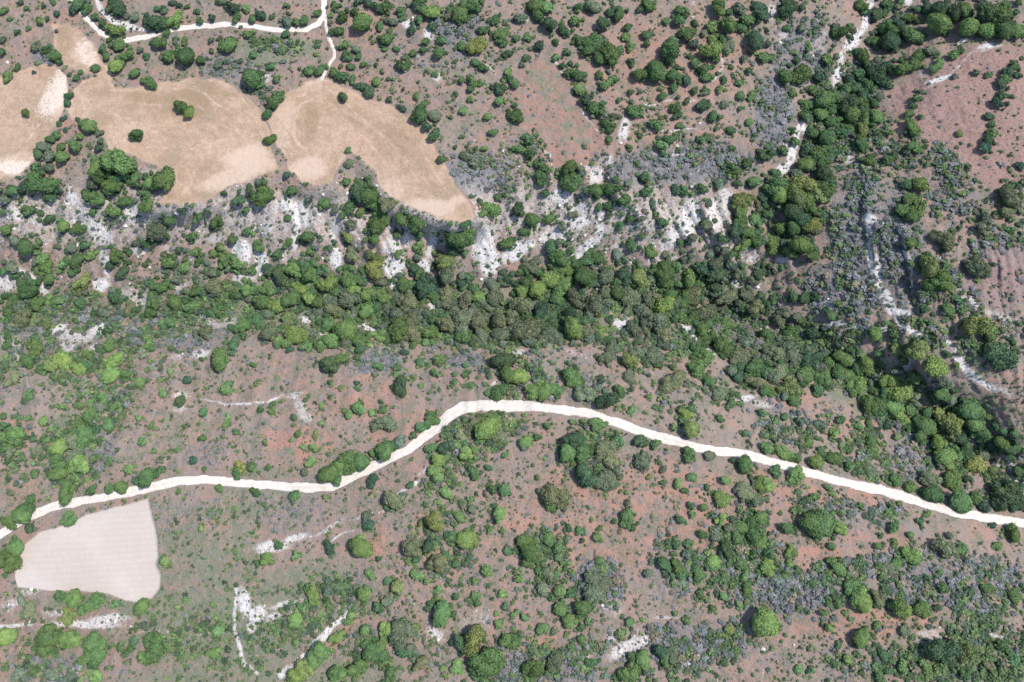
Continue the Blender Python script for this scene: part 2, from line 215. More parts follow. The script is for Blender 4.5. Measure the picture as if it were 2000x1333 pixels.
# ---------------------------------------------------------------- node helpers
class NT:
    def __init__(s, name):
        s.m = bpy.data.materials.new(name); s.m.use_nodes = True; s.t = s.m.node_tree
        s.b = s.t.nodes['Principled BSDF']; s.b.inputs['Roughness'].default_value = .95
        s.b.inputs['Specular IOR Level'].default_value = .15
    def n(s, t, **k):
        o = s.t.nodes.new(t)
        for a, b in k.items(): setattr(o, a, b)
        return o
    def put(s, sock, val):
        if isinstance(val, bpy.types.NodeSocket): s.t.links.new(val, sock)
        else: sock.default_value = val
    def math(s, op, a, b=0.0, c=None, clamp=False):
        o = s.n('ShaderNodeMath', operation=op, use_clamp=clamp); s.put(o.inputs[0], a); s.put(o.inputs[1], b)
        if c is not None: s.put(o.inputs[2], c)
        return o.outputs[0]
    def noise(s, vec, scale, detail=3, rough=.55, dist=0):
        o = s.n('ShaderNodeTexNoise'); s.put(o.inputs['Vector'], vec); o.inputs['Scale'].default_value = scale
        o.inputs['Detail'].default_value = detail; o.inputs['Roughness'].default_value = rough; o.inputs['Distortion'].default_value = dist
        return o.outputs['Fac']
    def ramp(s, f, a, b):
        o = s.n('ShaderNodeMapRange', interpolation_type='SMOOTHSTEP'); s.put(o.inputs['Value'], f)
        o.inputs['From Min'].default_value = a; o.inputs['From Max'].default_value = b; return o.outputs['Result']
    def mix(s, f, a, b, mode='MIX'):
        o = s.n('ShaderNodeMix', data_type='RGBA', blend_type=mode); s.put(o.inputs[0], f)
        s.put(o.inputs[6], a if isinstance(a, bpy.types.NodeSocket) else (*a, 1)); s.put(o.inputs[7], b if isinstance(b, bpy.types.NodeSocket) else (*b, 1))
        return o.outputs[2]
    def bump(s, h, st=.5, d=.3):
        o = s.n('ShaderNodeBump'); o.inputs['Strength'].default_value = st; o.inputs['Distance'].default_value = d
        s.put(o.inputs['Height'], h); s.t.links.new(o.outputs[0], s.b.inputs['Normal'])

def ground_material():
    g = NT('dry_hillside'); pos = g.n('ShaderNodeNewGeometry').outputs['Position']
    def att(nm):
        a = g.n('ShaderNodeAttribute', attribute_name=nm); sp = g.n('ShaderNodeSeparateColor'); g.t.links.new(a.outputs['Color'], sp.inputs[0]); return sp.outputs[0], sp.outputs[1], sp.outputs[2]
    chalk, stub, grass = att('cover_a'); red, grey, road = att('cover_b'); pale, edge, plough = att('cover_c'); mead, lane, tone = att('cover_d')
    nbig = g.noise(pos, .05, 4); nmid = g.noise(pos, .28, 5, .65); nfine = g.noise(pos, 1.3, 5, .7); nf2 = g.noise(pos, 2.6, 3, .7); nmid2 = g.noise(pos, .6, 4, .7)
    soil = g.mix(g.ramp(nbig, .35, .65), (.320, .205, .162), (.275, .212, .172))
    soil = g.mix(g.ramp(nmid, .42, .68), soil, (.222, .190, .172))
    soil = g.mix(g.math('MULTIPLY', g.ramp(red, .15, .9), g.ramp(nmid, .75, .3)), soil, (.385, .200, .145))
    soil = g.mix(g.math('MULTIPLY', g.ramp(nfine, .56, .70), .6), soil, (.125, .13, .085))
    soil = g.mix(g.math('MULTIPLY', g.ramp(nf2, .57, .70), .55), soil, (.46, .37, .335))
    patchn = g.noise(pos, .16, 6, .72)
    soil = g.mix(g.math('MULTIPLY', g.math('MULTIPLY', g.ramp(patchn, .47, .58), g.ramp(nfine, .42, .56)), .8), soil, (.140, .155, .105))
    soil = g.mix(g.math('MULTIPLY', g.math('MULTIPLY', g.ramp(g.noise(pos, .11, 6, .75, .6), .54, .64), g.ramp(nfine, .60, .42)), .65), soil, (.215, .20, .205))
    # twiggy grey litter
    gf = g.math('ADD', grey, g.math('MULTIPLY', g.math('SUBTRACT', nmid2, .5), 1.6)); gf = g.ramp(gf, .3, .8)
    litter = g.mix(g.ramp(nfine, .40, .62), (.235, .215, .225), (.095, .105, .10)); litter = g.mix(g.ramp(nf2, .58, .72), litter, (.37, .345, .35))
    soil = g.mix(gf, soil, litter)
    # green and dry grass
    gr = g.math('ADD', grass, g.math('MULTIPLY', g.math('SUBTRACT', nmid, .5), 1.5)); gr = g.ramp(gr, .12, .80)
    gcol = g.mix(g.ramp(nfine, .35, .68), (.125, .160, .092), (.205, .215, .155)); gcol = g.mix(g.ramp(nmid2, .5, .7), gcol, (.27, .22, .185))
    soil = g.mix(g.math('MULTIPLY', gr, .85), soil, gcol)
    # meadow, ploughed red soil with tufts in rows
    soil = g.mix(g.math('MULTIPLY', mead, g.ramp(nmid, .6, .35)), soil, (.31, .190, .150))
    vor = g.n('ShaderNodeTexVoronoi'); g.put(vor.inputs['Vector'], pos); vor.inputs['Scale'].default_value = .75; vor.inputs['Randomness'].default_value = .8
    spk = g.math('MULTIPLY', g.ramp(vor.outputs['Distance'], .42, .2), g.ramp(nmid, .3, .6))
    pl = g.mix(g.math('MULTIPLY', spk, .8), g.mix(g.ramp(nmid2, .3, .7), (.265, .165, .140), (.335, .222, .195)), (.13, .11, .08))
    soil = g.mix(g.math('MULTIPLY', plough, .85), soil, pl)
    # chalk: broken slabs and rubble
    cf = g.math('ADD', chalk, g.math('MULTIPLY', g.math('SUBTRACT', nmid2, .5), .9)); cf = g.math('ADD', cf, g.math('MULTIPLY', g.math('SUBTRACT', nfine, .5), 1.5))
    cf = g.math('MULTIPLY', g.ramp(cf, .34, .84), g.ramp(chalk, .02, .2))
    ccol = g.mix(g.ramp(nf2, .36, .6), (.46, .43, .41), (.68, .65, .625)); ccol = g.mix(g.math('MULTIPLY', g.ramp(nfine, .55, .66), .75), ccol, (.18, .165, .155))
    v2 = g.n('ShaderNodeTexVoronoi'); g.put(v2.inputs['Vector'], pos); v2.inputs['Scale'].default_value = .62
    ccol = g.mix(g.math('MULTIPLY', g.math('MULTIPLY', g.ramp(v2.outputs['Distance'], .40, .22), g.ramp(nmid, .40, .52)), .85), ccol, (.15, .15, .12)); ccol = g.mix(g.math('MULTIPLY', g.ramp(nmid2, .56, .68), .6), ccol, (.34, .29, .26))
    ccol = g.mix(g.math('MULTIPLY', g.ramp(chalk, 1.0, .45), .65), ccol, (.37, .315, .28))
    soil = g.mix(cf, soil, ccol)
    # stubble with the harvester's passes
    w1 = g.math('SINE', g.math('ADD', g.math('MULTIPLY', edge, 115), g.math('MULTIPLY', nmid, 12))); w2 = g.math('SINE', g.math('ADD', g.math('MULTIPLY', edge, 33), g.math('MULTIPLY', nbig, 16)))
    scol = g.mix(g.ramp(nbig, .35, .6), (.375, .255, .180), (.335, .215, .150)); scol = g.mix(g.math('MULTIPLY', g.ramp(nmid, .42, .62), .75), scol, (.275, .205, .125))
    scol = g.mix(g.math('MULTIPLY', g.math('MULTIPLY', g.ramp(w1, .1, 1.), g.ramp(nmid2, .3, .7)), .55), scol, (.49, .365, .255)); scol = g.mix(g.math('MULTIPLY', g.math('MULTIPLY', g.ramp(w2, .55, 1.), g.ramp(nbig, .40, .60)), .55), scol, (.52, .40, .30))
    scol = g.mix(g.math('MULTIPLY', g.ramp(nfine, .55, .72), .45), scol, (.33, .26, .16)); scol = g.mix(g.math('MULTIPLY', g.ramp(grass, .1, .6), g.ramp(nmid2, .35, .6)), scol, (.31, .27, .15))
    scol = g.mix(g.math('MULTIPLY', g.math('MULTIPLY', g.ramp(g.noise(pos, .045, 5, .7, .8), .46, .56), g.ramp(nfine, .3, .55)), .85), scol, (.235, .185, .115))
    scol = g.mix(g.math('MULTIPLY', g.ramp(g.noise(pos, .06, 4, .6, .5), .58, .44), .5), scol, (.45, .315, .225))
    scol = g.mix(g.math('MULTIPLY', g.ramp(nfine, .47, .60), .55), scol, (.255, .19, .13)); scol = g.mix(g.math('MULTIPLY', g.ramp(nf2, .52, .64), .55), scol, (.50, .385, .30)); scol = g.mix(g.math('MULTIPLY', g.ramp(nmid, .50, .60), .45), scol, (.29, .185, .14))
    tn = g.math('ADD', tone, g.math('MULTIPLY', g.math('SUBTRACT', nmid2, .5), .5)); scol = g.mix(g.math('MULTIPLY', g.ramp(tn, .42, .1), .75), scol, (.235, .17, .105)); scol = g.mix(g.math('MULTIPLY', g.ramp(tn, .58, .92), .8), scol, (.50, .385, .30))
    scol = g.mix(g.math('MULTIPLY', cf, .75), scol, (.62, .54, .46))
    sf = g.ramp(g.math('ADD', stub, g.math('ADD', g.math('MULTIPLY', g.math('SUBTRACT', nfine, .5), 1.0), g.math('MULTIPLY', g.math('SUBTRACT', nmid2, .5), .8))), .2, .8)
    soil = g.mix(sf, soil, scol)
    # pale harvested field
    w3 = g.math('SINE', g.math('ADD', g.math('MULTIPLY', edge, 400), g.math('MULTIPLY', nmid, 3)))
    pcol = g.mix(g.math('MULTIPLY', g.math('MULTIPLY', g.ramp(w3, -.4, 1), g.ramp(nmid2, .35, .65)), .5), (.40, .345, .30), (.455, .40, .355)); pcol = g.mix(g.math('MULTIPLY', g.ramp(nmid2, .62, .74), .5), pcol, (.36, .29, .245)); pcol = g.mix(g.math('MULTIPLY', g.ramp(nbig, .4, .65), .35), pcol, (.51, .455, .425))
    pcol = g.mix(g.math('MULTIPLY', g.ramp(nfine, .62, .70), .55), pcol, (.28, .22, .18)); pcol = g.mix(g.math('MULTIPLY', g.ramp(patchn, .48, .60), .3), pcol, (.40, .33, .285))
    soil = g.mix(g.ramp(g.math('ADD', pale, g.math('MULTIPLY', g.math('SUBTRACT', nfine, .5), 1.1)), .25, .75), soil, pcol)
    # chalk road
    rcol = g.mix(g.ramp(nfine, .3, .7), (.50, .45, .395), (.62, .575, .52)); rcol = g.mix(g.math('MULTIPLY', g.ramp(nmid2, .55, .75), .35), rcol, (.44, .37, .31))
    rcol = g.mix(g.math('MULTIPLY', g.math('SUBTRACT', 1, lane), g.ramp(nmid2, .38, .6)), rcol, (.47, .41, .35))
    rf = g.ramp(g.math('ADD', road, g.math('MULTIPLY', g.math('SUBTRACT', nf2, .5), .8)), .3, .7)
    soil = g.mix(rf, soil, rcol)
    g.t.links.new(soil, g.b.inputs['Base Color'])
    hgt = g.math('ADD', g.math('MULTIPLY', nfine, .5), g.math('MULTIPLY', nf2, .35)); hgt = g.math('ADD', hgt, g.math('MULTIPLY', nmid2, .8))
    damp = g.math('SUBTRACT', 1, g.math('MULTIPLY', g.math('MAXIMUM', g.math('MAXIMUM', pale, rf), g.math('MULTIPLY', sf, .6)), .85))
    g.bump(g.math('MULTIPLY', hgt, damp), .9, .9)
    return g.m
GM = ground_material()

# ---------------------------------------------------------------- terrain
def build_terrain():
    def axis(a, b, st, far, k):
        core = np.arange(a, b + st * .5, st); t = np.cumsum(st * k ** np.arange(1, 400)); t = t[t < far]
        return np.concatenate([(a - t)[::-1], core, b + t])
    xs = axis(-252, 252, .5, 4000, 1.09); ys = axis(-66, 256, .5, 5000, 1.09)
    nx, ny = len(xs), len(ys); X0, Y0 = np.meshgrid(xs, ys); X0 = X0.ravel(); Y0 = Y0.ravel()
    near = (-Y0 * st - H * ct) < -20
    u, v = unplane(X0, Y0); u = np.where(near, np.clip(u, -6000, 8000), 0); v = np.where(near, np.clip(v, -3000, 9000), -900)
    far = (np.abs(X0) > 420) | (Y0 > 500) | (Y0 < -220)
    uu = np.where(far, np.where(X0 > 0, 2600, -600), u); vv = np.where(far, -700, v)
    z = np.where(far, 0, heights(uu, vv)); fade = np.clip((np.maximum(np.abs(X0) - 250, np.maximum(Y0 - 255, -66 - Y0))) / 160, 0, 1)
    z = z * (1 - fade) + fade * 3
    M = ground_masks(uu, vv)
    for k in ('chalk', 'grass', 'red', 'grey', 'stub', 'pale', 'plough', 'mead'): M[k] = M[k] * (1 - fade)
    k = 1 - z / H; co = np.stack([X0 * k, Y0 * k, z], 1)
    Z = z.reshape(ny, nx); gx = np.gradient(co[:, 2].reshape(ny, nx), axis=1) / np.maximum(np.gradient(co[:, 0].reshape(ny, nx), axis=1), .05); gy = np.gradient(Z, axis=0) / np.maximum(np.gradient(co[:, 1].reshape(ny, nx), axis=0), .05)
    nor = np.stack([-gx.ravel(), -gy.ravel(), np.ones(nx * ny)], 1); nor /= np.linalg.norm(nor, axis=1)[:, None]
    ids = np.arange(nx * ny).reshape(ny, nx)
    quads = np.stack([ids[:-1, :-1], ids[:-1, 1:], ids[1:, 1:], ids[1:, :-1]], -1).reshape(-1, 4)
    fr = M['rid'][quads]; ff = M['fid'][quads]
    cls = np.where((fr > 0).sum(1) >= 2, fr.max(1), 0); f2 = np.where((ff > 0).sum(1) >= 2, ff.max(1), 0); cls = np.where(cls > 0, cls, np.where(f2 > 0, 10 + f2, 0))
    info = {0: 'ground', 1: 'dirt_road', 2: 'dirt_road', 3: 'path', 11: 'field', 12: 'field', 13: 'field', 14: 'field', 15: 'field'}
    labels = {0: 'dry scrubby hillside of pinkish soil and white chalk', 1: 'wide white chalk road crossing the whole hillside', 2: 'narrow pale dirt road along the top left', 3: 'thin pale spur path from the upper road down to the golden field',
              11: 'pale dry field cut by the left edge', 12: 'large golden stubble field with one lone round tree', 13: 'golden stubble field shaped like a forked tongue', 14: 'small narrow dry field below the upper road fork', 15: 'cream coloured harvested field below the white road at lower left'}
    A = np.stack([M['chalk'], M['stub'], M['grass'], np.ones(nx * ny)], 1); B = np.stack([M['red'], M['grey'], M['road'], np.ones(nx * ny)], 1)
    D = np.stack([M['pale'], M['edge'] / 255., M['plough'], np.ones(nx * ny)], 1); E2 = np.stack([M['mead'], M['lane'], M['tone'], np.ones(nx * ny)], 1)
    for c in sorted(info):
        q = quads[cls == c]
        if not len(q): continue
        used, inv = np.unique(q, return_inverse=True); q = inv.reshape(-1, 4)
        me = bpy.data.meshes.new(info[c]); n = len(used)
        me.vertices.add(n); me.vertices.foreach_set('co', co[used].astype(np.float32).ravel())
        me.loops.add(len(q) * 4); me.loops.foreach_set('vertex_index', q.ravel().astype(np.int32))
        me.polygons.add(len(q)); me.polygons.foreach_set('loop_start', (np.arange(len(q)) * 4).astype(np.int32)); me.polygons.foreach_set('loop_total', np.full(len(q), 4, np.int32))
        me.update(calc_edges=True)
        for nm, arr in (('cover_a', A), ('cover_b', B), ('cover_c', D), ('cover_d', E2)):
            a = me.color_attributes.new(nm, 'FLOAT_COLOR', 'POINT'); a.data.foreach_set('color', arr[used].astype(np.float32).ravel())
        me.polygons.foreach_set('use_smooth', np.ones(len(q), bool))
        me.normals_split_custom_set_from_vertices(nor[used].tolist())
        me.materials.append(GM); o = bpy.data.objects.new(info[c], me); C.objects.link(o)
        o['kind'] = 'structure'; o['label'] = labels[c]; o['category'] = info[c].replace('_', ' ')
build_terrain()

